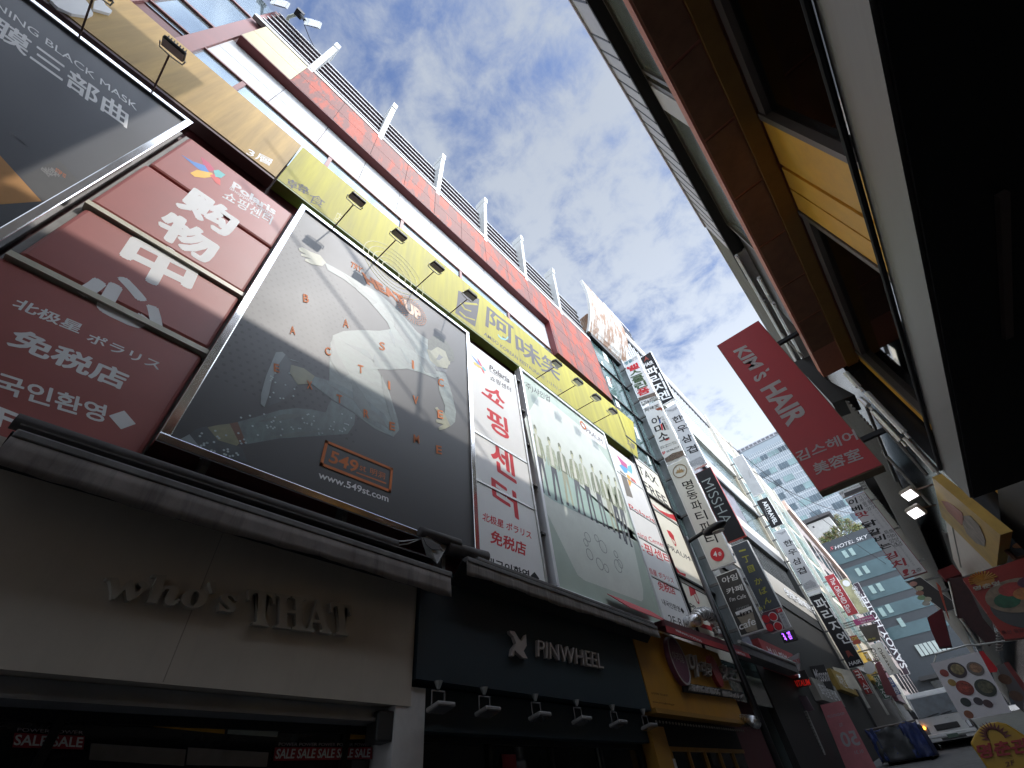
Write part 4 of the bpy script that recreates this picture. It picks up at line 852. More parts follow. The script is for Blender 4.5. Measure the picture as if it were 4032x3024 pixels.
# ------------------------------------------------------------------ street lamp
lp = thing('street_lamp', 'black street lamp with an oval head in front of the stacked blade signs', 'street lamp', (-4.3, 14.3, ground_z(14.3)))
m_ = MB(); m_.tube([(-4.3, 14.3, ground_z(14.3)), (-4.3, 14.3, 6.2)], .085, 12, r2=.075); m_.build('pole', mat('black_lacquer', (.012, .012, .014), .35), lp, smooth=True)
h0, h1 = PY(s1(330, 1320), 14.3), PY(s1(505, 1210), 14.3); hc = PY(s1(590, 1190), 14.3)
m_ = MB(); m_.tube([Vector((-4.3, 14.3, h0.z - .02)), h0, h1, hc], .06, 10, r2=.05); m_.build('arm', MATS['black_lacquer'], lp, smooth=True)
m_ = MB(); vs = []
M_ = Matrix.Translation(hc) @ Matrix.Rotation(rad(-8), 4, 'Y')
bm_rings = []
for i in range(9):
    t_ = i / 8 * math.pi; bm_rings.append([(-.42 * math.cos(t_), .21 * math.sin(t_) * math.cos(a_), .13 * math.sin(t_) * math.sin(a_)) for a_ in [2 * math.pi * j / 14 for j in range(14)]])
V_ = [M_ @ Vector(v) for r in bm_rings for v in r]; F_ = [(i * 14 + j, i * 14 + (j + 1) % 14, (i + 1) * 14 + (j + 1) % 14, (i + 1) * 14 + j) for i in range(8) for j in range(14)]
m_.add(V_, F_); hd = m_.build('lamp_head', MATS['black_lacquer'], lp, smooth=True)
m_ = MB(); m_.disc(M_ @ Vector((.05, 0, -.125)), (0, 0, -1), (0, 1, 0), .2, .13, .02); m_.build('lamp_glass', lens, hd)

# ================================================================== blade signs standing out from the left fronts
edge_white = mat('sign_edge_white', (.78, .78, .77), .4, var=.04)
def blade(label, y, rx0, rx1, rzt, rzb, face, side=edge_white, thick=.16, slant=0, name='blade_sign', cat='sign', arms=True, wallx=-5.0, trim=.03):
    x0, x1, zb, zt_ = rx0 * y, rx1 * y, rzb * y, rzt * y
    t = thing(name, label, cat, ((x0 + x1) / 2, y, zb))
    S = [(x0, y, zt_), (x1, y, zt_), (x1 + slant, y, zb), (x0 + slant, y, zb)]
    m_ = MB(); m_.prism([Vector(p) + Vector((0, .012, 0)) for p in S], (0, thick, 0)); m_.build('case', side, t)
    tr_ = trim; m_ = MB(); F = [(x0 + tr_, y, zt_ - tr_), (x1 - tr_, y, zt_ - tr_), (x1 - tr_ + slant, y, zb + tr_), (x0 + tr_ + slant, y, zb + tr_)]; m_.prism([Vector(p) + Vector((0, .01, 0)) for p in F], (0, -.01, 0)); m_.build('face', face, t)
    if arms:
        m_ = MB(); sgn = x0 if wallx < x0 else x1
        for u in (.12, .5, .88):
            z = zb + (zt_ - zb) * u; m_ = MB(); m_.box(min(wallx, sgn), max(wallx, sgn), y + .05, y + .12, z - .04, z + .04); m_.build('bracket', grime_metal, t)
    return t
grey_face = mat('grey_film', (.42, .42, .43), .5, var=.05)
Y1, Y2, Y3 = 17.0, 21.2, 36.0
t = blade('white blade sign with coloured brush characters, topmost of the nearest stack', Y1, -.273, -.222, 1.02, .832, sign_white)
py = ('y', Y1)
text(t, '명동', py, q2(278, 195), q2(345, 160), q2(290, 225), mat('teal_ink', (.05, .2, .25), .5), bold=.03)
text(t, '밤켓', py, q2(345, 160), q2(400, 130), q2(355, 190), mat('grey_ink', (.25, .26, .27), .5))
stack(t, '벨스쿨린품', py, q2(300, 240), q2(405, 195), q2(425, 540), red_print, bold=.04, cols=[red_print, mat('green_ink', (.05, .09, .035), .5), MATS['green_ink'], MATS['green_ink'], red_print])
patch(t, 'photo_strip', py, [q2(415, 555), q2(585, 495), q2(600, 530), q2(430, 585)], mat('food_print', (.14, .10, .08), .5, var=.9, scale=22))
text(t, 'T.754 0707', py, q2(440, 600), q2(595, 535), q2(450, 635), grey_print)
t = blade('black blade sign with white vertical letters at the top of the second stack', Y2, -.218, -.180, .997, .793, black_print)
py = ('y', Y2)
patch(t, 'red_emblem', py, [q2(490, 135), q2(530, 170), q2(500, 165), q2(475, 195)], mat('dull_red', (.2, .03, .02), .5))
text(t, 'HAIR', py, q2(470, 210), q2(560, 175), q2(480, 245), sign_white, bold=.015)
stack(t, '파리지엔', py, q2(490, 260), q2(590, 220), q2(640, 590), sign_white, bold=.03)
t = blade('white blade sign with black, blue and red letters above a photo of food', Y1, -.274, -.222, .818, .622, sign_white)
py = ('y', Y1)
text(t, '阿味笑', py, q2(480, 660), q2(620, 610), q2(490, 695), black_print)
patch(t, 'cow_print', py, [q2(588, 665), q2(640, 645), q2(660, 660), q2(655, 685), q2(640, 672), q2(610, 680)], mat('print_brown_red', (.25, .06, .03), .5))
stack(t, '아미소', py, q2(540, 760), q2(630, 720), q2(635, 1000), black_print, bold=.02)
patch(t, 'blue_stroke', py, [q2(626, 775), q2(640, 770), q2(642, 808), q2(630, 812)], mat('ink_blue', (.02, .06, .3), .5), lift=.009)
patch(t, 'red_stroke', py, [q2(640, 820), q2(655, 815), q2(670, 875), q2(655, 880)], red_print, lift=.009); patch(t, 'red_stroke', py, [q2(690, 975), q2(730, 960), q2(732, 968), q2(692, 985)], red_print, lift=.009)
stack(t, '아미소한정식', py, q2(645, 740), q2(665, 732), q2(705, 880), grey_print)
text(t, '5F', py, q2(655, 1100), q2(685, 1088), q2(662, 1125), red_print, bold=.03); text(t, '02.756.3317', py, q2(700, 1085), q2(825, 1035), q2(706, 1103), grey_print, bold=.02)
text(t, '서울 중구 명동 아미소 한정식', py, q2(630, 1045), q2(790, 985), q2(634, 1056), MATS['grey_ink']); text(t, '한우 불고기 전문', py, q2(640, 1060), q2(800, 1000), q2(644, 1068), MATS['grey_ink'])
patch(t, 'food_photo', py, [q2(680, 1165), q2(760, 1110), q2(865, 1080), q2(880, 1130), q2(700, 1205)], MATS['food_print'])
def hanu(label, y, rx0, rx1, a, b, S, chars, small, bull):
    t = blade(label, y, rx0, rx1, a, b, grey_face, group) if False else blade(label, y, rx0, rx1, a, b, grey_face)
    P_ = ('y', y); stack(t, '한우삼겹', P_, *chars, black_print, gap=.38, bold=.02); stack(t, '韓牛焼肉', P_, *small, MATS['grey_ink'], gap=.3)
    for bq in bull: patch(t, 'bull_drawing', P_, bq, mat('bull_grey', (.26, .26, .27), .5, var=.5, scale=20))
    return t
hanu('grey blade sign with four brush characters, larger and nearer of the two alike', Y2, -.218, -.183, .777, .575, 1, (q2(745, 735), q2(835, 700), q2(930, 1140)), (q2(838, 725), q2(860, 715), q2(915, 880)),
     [[q2(690, 680), q2(760, 665), q2(800, 640), q2(810, 660), q2(770, 685), q2(720, 690)], [q2(925, 1200), q2(1040, 1140), q2(1085, 1180), q2(1080, 1210), q2(950, 1245)]])
t = blade('long cream blade sign with black vertical letters, a ring emblem and a red disc', Y1, -.276, -.223, .616, .348, mat('ivory_face', (.62, .61, .56), .5, var=.04))
py = ('y', Y1)
c0 = PY(q3(453, 140), Y1) + Vector((0, -.012, 0)); m_ = MB(); m_.ring(c0, NY, (0, 0, 1), .31, .275, .006, 40); m_.build('ring_emblem', mat('bronze_ink', (.20, .13, .06), .45), t)
patch(t, 'spire_emblem', py, [q3(415, 165), q3(425, 125), q3(440, 135), q3(445, 95), q3(455, 130), q3(470, 115), q3(490, 140), q3(490, 150)], mat('pale_bronze', (.42, .28, .14), .5))
text(t, 'Party Hall', py, q3(410, 150), q3(495, 118), q3(415, 172), MATS['bronze_ink'])
stack(t, '명동파티파티', py, q3(465, 245), q3(560, 215), q3(735, 890), black_print, gap=.16, bold=.01)
c0 = PY(q3(828, 977), Y1) + Vector((0, -.012, 0)); m_ = MB(); m_.disc(c0, NY, (0, 0, 1), .245, .245, .006); m_.build('red_disc', red_print, t)
text(t, '4', py, q3(785, 958), q3(820, 945), q3(797, 1008), sign_white, lift=.02, bold=.03); text(t, '층', py, q3(835, 960), q3(868, 948), q3(843, 998), sign_white, lift=.02, bold=.01)
t = blade('black blade sign with thin pale sideways letters and red sides', Y2, -.2195, -.18, .563, .3875, black_print, side=mat('red_case', (.45, .04, .03), .45), trim=.015)
text(t, 'MISSHA', ('y', Y2), s1(545, 635), s1(792, 1112), s1(448, 682), mat('pale_line', (.30, .33, .32), .5), bold=-.012)
t = blade('dark blue-grey blade sign with yellow handwritten vertical characters', Y2, -.2185, -.1815, .3785, .2455, mat('slate_face', (.055, .065, .08), .5))
YI = mat('yellow_ink', (.42, .40, .05), .5)
py = ('y', Y2); text(t, '一', py, q3(1045, 940), q3(1110, 922), q3(1050, 955), YI, bold=.02)
text(t, '丁', py, q3(1075, 1005), q3(1140, 985), q3(1100, 1065), YI, bold=.02)
patch(t, 'yellow_tablet', py, [q3(1125, 1098), q3(1185, 1078), q3(1210, 1142), q3(1150, 1165)], YI); text(t, '目', py, q3(1140, 1105), q3(1175, 1093), q3(1160, 1155), MATS['slate_face'], lift=.012)
text(t, 'か', py, q3(1195, 1225), q3(1265, 1205), q3(1215, 1285), YI, bold=.02); text(t, 'ば', py, q3(1240, 1325), q3(1310, 1300), q3(1265, 1385), YI, bold=.02); text(t, 'ん', py, q3(1290, 1425), q3(1355, 1400), q3(1310, 1480), YI, bold=.02)
text(t, 'B1', py, q3(1245, 1512), q3(1300, 1490), q3(1255, 1545), YI)
t = blade('black blade sign with a takeaway cup emblem and white letters', Y1, -.274, -.226, .335, .22, mat('charcoal_face', (.022, .02, .02), .5))
py = ('y', Y1)
text(t, '아임', py, q3(870, 1215), q3(1020, 1165), q3(885, 1275), sign_white, bold=.02); text(t, '카페', py, q3(915, 1325), q3(1075, 1275), q3(930, 1385), sign_white, bold=.02); text(t, "I'm Cafe", py, q3(950, 1415), q3(1110, 1370), q3(958, 1455), sign_white)
patch(t, 'cup_emblem', py, [r5(200, 450), r5(330, 420), r5(370, 565), r5(285, 585)], mat('kraft_print', (.22, .19, .15), .5)); patch(t, 'cup_band', py, [r5(190, 425), r5(318, 375), r5(330, 420), r5(212, 465)], sign_white)
text(t, 'COFFEE', py, r5(200, 395), r5(300, 362), r5(205, 412), MATS['grey_ink']); text(t, 'im', py, r5(225, 430), r5(315, 392), r5(235, 462), MATS['charcoal_face'], lift=.012, bold=.03)
text(t, 'cafe', py, r5(215, 510), r5(345, 462), r5(228, 568), sign_white, lift=.012, bold=.01)
t = blade('small blade sign with photos of red bowls under the slate sign', Y2, -.22, -.183, .246, .2115, mat('plum_face', (.12, .04, .06), .5, var=.4, scale=4), trim=.01)
py = ('y', Y2)
for x, y in ((1310, 260), (1375, 385), (1215, 290), (1265, 400)):
    c0 = PY(s4(x, y), Y2) + Vector((0, -.01, 0)); m_ = MB(); m_.disc(c0, NY, (0, 0, 1), .17, .17, .004, 20); b_ = m_.build('bowl_photo', sign_white if x > 1300 else MATS['plum_face'], t); m_ = MB(); m_.disc(c0 + Vector((0, -.005, 0)), NY, (0, 0, 1), .14, .14, .004, 20); m_.build('soup_photo', red_print, b_)
patch(t, 'text_panel', py, [s4(1368, 215), s4(1440, 190), s4(1540, 400), s4(1465, 425)], grey_face); patch(t, 'floor_tag', py, [s4(1340, 165), s4(1412, 145), s4(1435, 190), s4(1362, 212)], red_print, lift=.008); text(t, '3F', py, s4(1362, 170), s4(1405, 155), s4(1372, 200), sign_white, lift=.014)
stack(t, '돈까스우동', py, s4(1395, 225), s4(1430, 212), s4(1485, 410), black_print)
# purple led sign
yl = 20.0; p, q = PY(s4(1405, 470), yl), PY(s4(1610, 570), yl); t = thing('led_sign', 'small dark sign box with glowing purple digits below the bowl photos', 'led sign', (p.x, yl, q.z))
m_ = MB(); m_.prism([PY(s4(*a_), yl) for a_ in ((1390, 480), (1570, 425), (1620, 555), (1450, 600))], (0, .15, 0)); m_.build('case', heads, t)
led = mat('purple_led', (.30, .08, 1.0), .5, emit=4.0, var=.3, scale=30); stack(t, '영업', ('y', yl), s4(1480, 460), s4(1515, 448), s4(1525, 560), led); stack(t, '24', ('y', yl), s4(1415, 480), s4(1440, 472), s4(1470, 575), led)

t = blade('plain grey blade sign high on the second column of signs far left', Y3, -.128, -.104, .556, .455, mat('blank_grey', (.33, .33, .33), .5)); text(t, 'ANNIE', ('y', Y3), s1(965, 555), s1(990, 640), s1(950, 560), MATS['blank_grey_ink'] if 'blank_grey_ink' in MATS else mat('blank_grey_ink', (.2, .2, .2), .5))
t = blade('black blade sign with bold white sideways letters beneath the plain grey one', Y3, -.128, -.104, .4435, .381, black_print, trim=.01); text(t, 'ARTRAVEL', ('y', Y3), s1(1150, 885), s1(1285, 1130), s1(1108, 905), sign_white, bold=.03)
text(t, 'Coffee & Travel', ('y', Y3), s1(1140, 960), s1(1190, 1095), s1(1125, 965), MATS['grey_ink'])
hanu('grey blade sign with four brush characters, farther copy under the travel sign', Y3, -.130, -.1055, .373, .256, 1, (s2(430, 420), s2(530, 385), s2(660, 900)), (s2(535, 425), s2(560, 415), s2(640, 600)), [[s2(350, 330), s2(420, 320), s2(470, 290), s2(480, 310), s2(430, 350)], [s2(700, 1000), s2(800, 940), s2(870, 980), s2(880, 1020), s2(730, 1070)]])
t = blade('black blade sign with white vertical letters and a red emblem, lower and farther', Y3, -.131, -.1075, .2475, .134, black_print, trim=.015); py = ('y', Y3)
stack(t, '파리지엔', py, s3(330, 365), s3(460, 330), s3(720, 960), sign_white, bold=.02); patch(t, 'red_emblem', py, [s3(760, 1040), s3(800, 1030), s3(870, 1110), s3(820, 1095), s3(800, 1130)], MATS['dull_red']); text(t, 'HAIR', py, s3(800, 1185), s3(955, 1145), s3(815, 1235), sign_white, bold=.02)
patch(t, 'pale_strip', py, [s3(255, 280), s3(430, 215), s3(455, 262), s3(285, 325)], sign_white)
t = blade('red blade sign with pale sideways serif letters far down the left side', 50, -.0905, -.0735, .270, .2025, mat('crimson_face', (.32, .02, .03), .5), trim=.01); text(t, 'The ORCHID Skin', ('y', 50), s3(605, 75), s3(850, 525), s3(545, 95), sign_white)
t = blade('gold-green blade sign next to the crimson one far down the left side', 62, -.073, -.058, .2565, .2005, mat('olive_gold', (.30, .29, .16), .5, var=.4, scale=1.5), trim=.01)
c0 = PY(s3(770, 155), 62) + Vector((0, -.012, 0)); m_ = MB(); m_.disc(c0, NY, (0, 0, 1), .33, .33, .006); m_.build('pale_disc', sign_white, t); stack(t, '옥돌집전문', ('y', 62), s3(830, 210), s3(900, 185), s3(990, 470), sign_white)
y = 76; t = blade('tall dark plum vertical hotel sign reading upwards at the street end', y, -.0555, -.0475, .2455, .1105, mat('plum_sign', (.03, .016, .026), .5), slant=-.75, trim=.02); text(t, 'SAVOY HOTEL', ('y', y), s3(1495, 1270), s3(935, 300), s3(1575, 1250), sign_white, bold=.01)
t = blade('magenta sign with small white lettering under the crimson blade sign', 48, -.0875, -.0565, .1955, .1865, mat('magenta_face', (.28, .03, .13), .5), trim=.005); text(t, '네일아트', ('y', 48), s3(920, 625), s3(1110, 585), s3(928, 650), sign_white); text(t, 'Nail Artist', ('y', 48), s3(960, 660), s3(1130, 620), s3(966, 680), sign_white)
for k_, (a, b, tl, tr, bl) in enumerate(((-.0845, -.0785, s3(1140, 1000), s3(1290, 1330), s3(1085, 1015)), (-.0785, -.0685, s3(1215, 990), s3(1390, 1310), s3(1170, 1010)))):
    t = blade(('narrow white blade sign, left of a pair of white ones', 'wider white blade sign with black sideways letters, right of a pair')[k_], 44 + k_, a, b, .157, .1145, sign_white, trim=.01); text(t, 'OHEANG', ('y', 44 + k_), tl, tr, bl, black_print)
# little signs lower down the street
def small(label, y, pts, m, body=None, tq=None, tm=None, name='small_sign', thick=.15):
    P = [PY(p, y) for p in pts]; zb = min(p.z for p in P); t = thing(name, label, 'sign', (P[0].x, y, zb)); m_ = MB(); m_.prism(P, (0, thick, 0)); m_.build('panel', m, t)
    if body: text(t, body, ('y', y), *tq, tm or sign_white, bold=.01)
    return t
small('red and gold square sign among the far white fronts', 40, [s3(805, 850), s3(900, 830), s3(965, 935), s3(870, 955)], mat('gold_red', (.30, .05, .03), .5), 'OK', (s3(835, 865), s3(915, 845), s3(850, 905)), YI)
small('dark sign box with yellow-green letters below the magenta sign', 47, [s3(930, 730), s3(1160, 680), s3(1215, 890), s3(1060, 930)], mat('brown_box', (.04, .033, .03), .5), '곱창', (s3(1050, 880), s3(1150, 862), s3(1060, 900)), YI)
small('white sign with red lettering over the dark entrance', 22, [s4(1380, 870), s4(1640, 730), s4(1659, 960), s4(1430, 990)], grey_face, '화장', (s4(1560, 830), s4(1650, 800), s4(1580, 890)), red_print)
t = small('black sign box with glowing white and red letters in the dark passage', 23, [s7(330, 190), s7(620, 140), s7(720, 350), s7(440, 420)], heads)
text(t, '환영광장', ('y', 23), s7(375, 225), s7(545, 195), s7(395, 275), mat('white_led', (.7, .85, 1.0), .5, emit=1.2)); text(t, 'ARITAUM', ('y', 23), s7(410, 300), s7(680, 270), s7(440, 390), mat('red_led', (.8, .03, .02), .5, emit=.12), bold=.03)
small('dark slatted shop sign with white script on the far left front', 27, [s7(690, 90), s7(900, 60), s7(1050, 445), s7(760, 340)], mat('black_board', (.03, .03, .032), .5), 'Missoni', (s7(740, 130), s7(930, 110), s7(800, 320)), sign_white)
small('bright cream shop fascia catching sun far down on the left', 33, [s7(920, 70), s7(1280, 150), s7(1450, 440), s7(1060, 340)], mat('sunlit_board', (.62, .60, .52), .5, var=.15))
small('round white hanging disc sign beyond the cream fascia', 38, [s7(1560 + 85 * math.cos(a_), 110 + 90 * math.sin(a_)) for a_ in [i * math.pi / 8 for i in range(16)]], sign_white)
small('dark red shop wall panel far down on the left', 41, [s7(1640, 60), s7(1700, 10), s7(1960, 520), s7(1800, 500)], mat('wine_panel', (.17, .035, .045), .5))
bn = small('pink sale banner seen from behind, standing on the pavement', 24, [s7(845, 650), s7(1150, 585), s7(1700, 1640), s7(1250, 1640)], mat('pink_banner', (.55, .19, .21), .6), name='banner', thick=.02)
text(bn, '50', ('y', 24), s7(1350, 1010), s7(1110, 1050), s7(1440, 1230), grey_face, bold=.02); text(bn, '01.31', ('y', 24), s7(1465, 1290), s7(1340, 1315), s7(1480, 1340), grey_face); text(bn, '최대', ('y', 24), s7(1165, 900), s7(1120, 915), s7(1180, 960), grey_face); text(bn, 'MONDAYS.COM', ('y', 24), s7(1190, 750), s7(950, 800), s7(1200, 790), grey_face)
small('small pink and white poster beside the dark passage', 22.5, [s7(440, 505), s7(640, 520), s7(750, 720), s7(650, 745)], mat('dusty_pink', (.14, .09, .11), .6))
st = small('narrow white ladder-like strip sign in the dark passage', 22.2, [s7(560, 750), s7(640, 730), s7(915, 1370), s7(850, 1380)], mat('dim_white', (.32, .31, .29), .6))
for i in range(13):
    u = (i + .5) / 13; patch(st, 'dark_bar', ('y', 22.2), [s7(560 + 290 * u, 750 + 630 * u), s7(640 + 275 * u, 730 + 640 * u), s7(643 + 275 * u, 738 + 640 * u), s7(563 + 290 * u, 758 + 630 * u)], grey_print)

# ================================================================== LEFT, farther: the white banded building and the row behind it
wb = thing('banded_building', 'glass building with sloping-looking white bands behind the second stack of blade signs', 'building', (-8, 27, -.2)); wb['label'] = 'glass building with white horizontal bands behind the second stack of blade signs'
m_ = MB(); m_.box(-14, -5.25, 18.7, 36.3, -1, 24.6); m_.build('glazing', mat('pale_teal_glazing', (.24, .30, .30), .10, .55, var=.15, scale=.4), wb)
m_ = MB(); 
band = mat('cream_band', (.44, .41, .36), .5, var=.05, dirt=.1)
for a, b in ((24.4, 25.3), (18.6, 20.9), (15.2, 16.25), (11.45, 12.2)): m_.box(-5.3, -5.0, 18.8, 36.3, a, b)
m_.build('white_band', band, wb)
m_ = MB(); m_.box(-5.3, -4.95, 18.8, 36.25, 7.5, 8.7); m_.build('shop_band', band, wb)
text(wb, '명동갈비본점', ('x', -4.95), s2(440, 1040), s2(840, 1310), s2(490, 1150), sign_white, bold=.02, lift=.01, depth=.03)
m_ = MB()
for a, b in ((10.8, 11.43), (6.9, 7.48), (23.9, 24.38), (14.9, 15.18)): m_.box(-5.32, -4.98, 18.8, 36.3, a, b)
m_.box(-5.3, -4.93, 36.0, 36.3, -1, 11.4); m_.build('black_trim', heads, wb)
for i in range(30):
    y = 19.2 + i * .57; m_ = MB(); m_.box(-5.25, -5.05, y, y + .16, 20.95, 23.9); m_.build('fin_louver', white_paint, wb)
for i in range(34):
    y = 19.0 + i * .5; m_ = MB(); m_.box(-5.25, -5.18, y, y + .05, 8.75, 10.8); m_.build('mullion', grime_metal, wb)
m_ = MB(); m_.box(-5.24, -5.2, 21.5, 31.5, 12.3, 14.9); m_.build('mural_window', mat('mural_print', (.09, .085, .10), .3, var=.9, scale=1.6), wb)
m_ = MB(); m_.box(-12, -5.2, 20.7, 24.6, 25.3, 27.9); m_.build('roof_house', mat('pinkish_render', (.55, .50, .50), .6), wb)
m_ = MB()
for i in range(3): m_.box(-5.19, -5.14, 20.9, 24.4, 25.5 + .72 * i, 26.0 + .72 * i)
m_.build('roof_window', dark_glass, wb)
cb_ = thing('cream_building', 'narrow cream building with green glazing beyond the white banded one', 'building', (-8, 46, 1.8))
m_ = MB(); m_.box(-14, -5.1, 36.4, 57, 0, 25.9); m_.build('wall', mat('cream_render', (.44, .38, .28), .7, var=.08), cb_)
m_ = MB()
for y0, y1 in ((37, 42.5), (43.2, 49.5), (50.2, 56.5)):
    for z0 in (9, 12.6, 16.2, 19.8): m_ = MB(); m_.box(-5.12, -5.03, y0, y1, z0, z0 + 2.9); m_.build('window', mat('green_glazing', (.20, .29, .26), .12, .4, var=.2, scale=.5), cb_)
m_ = MB()
for y in (36.6, 42.8, 49.8, 56.6): m_.box(-5.1, -4.85, y, y + .22, 3, 25.6)
m_.build('pilaster', mat('white_stone', (.46, .45, .41), .6), cb_)
m_ = MB(); m_.box(-5.3, -5.05, 18.75, 36.0, -1, 6.88); m_.build('dark_shopfronts', mat('dark_shopfront', (.02, .019, .018), .6, var=.5, scale=2), wb)
rb = thing('row_building', 'grey-brown building with a pinkish roof edge at the far end of the left row', 'building', (-9, 66, 3.3))
m_ = MB(); m_.box(-15, -4.9, 57.2, 80, 2, 24); m_.box(-6.4, -5.3, 57.5, 62, 24, 25.6); m_.build('wall', mat('brown_render', (.19, .155, .14), .8, var=.2), rb)
m_ = MB(); m_.prism([(-4.88, 57.2, 23.0), (-4.88, 80, 19.7), (-4.88, 80, 20.9), (-4.88, 57.2, 24.2)], (.35, 0, 0)); m_.build('roof_edge', mat('pink_roof_edge', (.55, .40, .33), .6), rb)
m_ = MB()
for i in range(5):
    for j in range(4): m_ = MB(); m_.box(-4.92, -4.85, 58.5 + 4.2 * i, 61 + 4.2 * i, 6 + 3.9 * j, 8.6 + 3.9 * j); m_.build('window', dark_glass, rb)
for i in range(5):                                                  # signboards on the far fronts
    y = 39 + i * 4.2; p = thing('fascia_board', ['pale shop board under the far cream front, nearest the black vertical sign', 'yellow and orange striped shop board on the cream front', 'white shop board catching sun on the cream front', 'plum shop board beyond the sunlit white one', 'cream shop board farthest along the left row'][i], 'sign', (-4.8, y, 5)); m_ = MB(); m_.box(-5.05, -4.7, y, y + 3.6, 5.2 - .3 * i, 7.8 - .2 * i)
    m_.build('board', mat('board_%d' % i, [(.6, .58, .54), (.62, .40, .06), (.68, .66, .6), (.13, .04, .06), (.5, .45, .36)][i], .5, var=.12), p)

# ================================================================== street end: hotel, plants, house, tall glass office
hy = 80.0; HX = lambda r: r * hy
ht = thing('hotel', 'dark blue glass hotel closing the street, with pale serif letters along its parapet', 'hotel', (1, hy, 4.4))
m_ = MB(); m_.box(HX(-.075), HX(.12), hy, hy + 16, 2, .322 * hy); m_.build('wall', mat('slate_cladding', (.035, .042, .048), .45, var=.1), ht)
bandg = mat('blue_grey_glass', (.07, .115, .125), .15, .3, var=.2, scale=.3)
lv = [(.302, .279), (.2705, .245), (.236, .214), (.203, .185), (.172, .155)]
for a, b in lv:
    m_ = MB(); m_.box(HX(-.074), HX(.119), hy - .08, hy + .02, b * hy, a * hy); m_.build('glass_band', bandg, ht)
wl = mat('lit_pale_window', (.26, .36, .34), .3)
for r_, zz in ((-.0425, .286), (-.031, .286), (-.0405, .253), (-.0285, .253), (-.038, .222), (-.026, .222), (-.045, .188), (-.033, .190), (-.030, .168)):
    m_ = MB(); m_.box(HX(r_), HX(r_ + .0065), hy - .16, hy - .07, zz * hy, (zz + .0125) * hy); m_.build('window', wl, ht)
m_ = MB()
for i in range(7): m_.box(HX(-.03 + .0058 * i), HX(-.0255 + .0058 * i), hy - .2, hy - .05, .127 * hy, .142 * hy)
m_.build('canopy_panels', mat('pale_green_panel', (.42, .48, .45), .4), ht)
m_ = MB(); m_.box(HX(-.05), HX(.05), hy - 1.2, hy - .01, .098 * hy, .103 * hy); m_.build('entrance_canopy', heads, ht)
m_ = MB(); m_.box(HX(-.04), HX(.04), hy - .06, hy - .02, .055 * hy, .098 * hy); m_.build('entrance_glass', dark_glass, ht)
text(ht, 'HOTEL SKY', ('y', hy), s2(1120, 500), s2(1540, 345), s2(1130, 545), sign_white, lift=.1, bold=-.006); text(ht, '𝑺', ('y', hy), s2(1055, 515), s2(1100, 500), s2(1060, 560), mat('pale_red', (.5, .1, .12), .5), lift=.1)
leafm = [mat('leaf_yellow', (.12, .13, .025), .7, var=.4), mat('leaf_green', (.05, .085, .02), .7, var=.4), mat('leaf_rust', (.13, .09, .03), .7, var=.4)]
k_ = 0
pl_lab = ['low rounded rooftop shrub at the left end of the hotel parapet', 'rooftop shrub second from the left on the hotel parapet', 'rusty tinted rooftop shrub in the middle of the hotel parapet', 'tall yellow-green rooftop shrub above the hotel letters', 'small rooftop shrub right of the tall yellow-green one', 'last low rooftop shrub on the hotel parapet by the brush-lettered banner']
for r_, hh, wd in ((-.057, 1.1, 2.2), (-.045, 1.5, 2.4), (-.032, 1.9, 2.2), (-.015, 3.4, 2.2), (-.004, 2.3, 1.8), (.004, 1.2, 1.6)):
    t = thing('rooftop_shrub', pl_lab[k_], 'shrub', (HX(r_), hy + 1, .322 * hy), 'shrubs on the hotel roof'); m_ = MB()
    for i in range(420):
        u = random.random(); a_ = random.random() * 6.28; rr = wd * .5 * math.sqrt(random.random()) * (1.1 - u * .8)
        p = Vector((HX(r_) + rr * math.cos(a_) + random.gauss(0, .15), hy + 1 + rr * math.sin(a_), .322 * hy + hh * u + random.gauss(0, .12))); q = Vector((random.gauss(0, 1), random.gauss(0, 1), random.gauss(0, 1))).normalized() * .17; s_ = q.orthogonal().normalized() * .07
        m_.face([p - q, p + s_, p + q, p - s_], leafm[min(2, int(random.random() * 3))])
    m_.build('foliage', None, t); m_ = MB()
    for i in range(3): m_.tube([(HX(r_), hy + 1, .322 * hy), (HX(r_) + random.uniform(-.5, .5), hy + 1, .322 * hy + hh * .8)], .03, 5)
    m_.build('stems', mat('bark', (.07, .05, .035), .9), t); k_ += 1
gh = thing('grey_house', 'pale grey rendered house with a thin dark roof rising behind the hotel plants', 'house', (-4, 90, 5)); y = 90.0
m_ = MB(); m_.box(-.069 * y, -.026 * y, y, y + 9, 4, .362 * y); m_.build('wall', mat('grey_render', (.42, .41, .38), .8, var=.12, dirt=.2), gh)
m_ = MB(); m_.prism([(-.072 * y, y - .4, .364 * y), (-.020 * y, y - .4, .3655 * y), (-.020 * y, y - .4, .370 * y), (-.072 * y, y - .4, .3715 * y)], (0, 10, 0)); m_.build('roof', mat('dark_roof', (.06, .055, .055), .7), gh)
m_ = MB(); m_.box(-.052 * y, -.040 * y, y - .05, y + .02, .325 * y, .338 * y); m_.build('window', dark_glass, gh); m_ = MB(); m_.box(-.061 * y, -.058 * y, y - .05, y + .02, .353 * y, .356 * y); m_.build('vent', dark_glass, gh)
bh = thing('brick_house', 'plain grey-brown brick gable wall left of the pale grey house', 'house', (-6.6, 88, 5)); m_ = MB(); m_.box(-.083 * 88, -.0705 * 88, 88, 96, 4, .366 * 88); m_.build('wall', mat('grey_brick', (.16, .14, .14), .85, var=.3, scale=9), bh); m_ = MB(); m_.box(-.084 * 88, -.0695 * 88, 87.8, 96, .366 * 88, .37 * 88); m_.build('parapet', MATS['dark_roof'], bh)
oy = 135.0
of = thing('office_tower', 'tall pale glass office block with ribbon windows at the end of the street', 'office building', (-2, oy, 5))
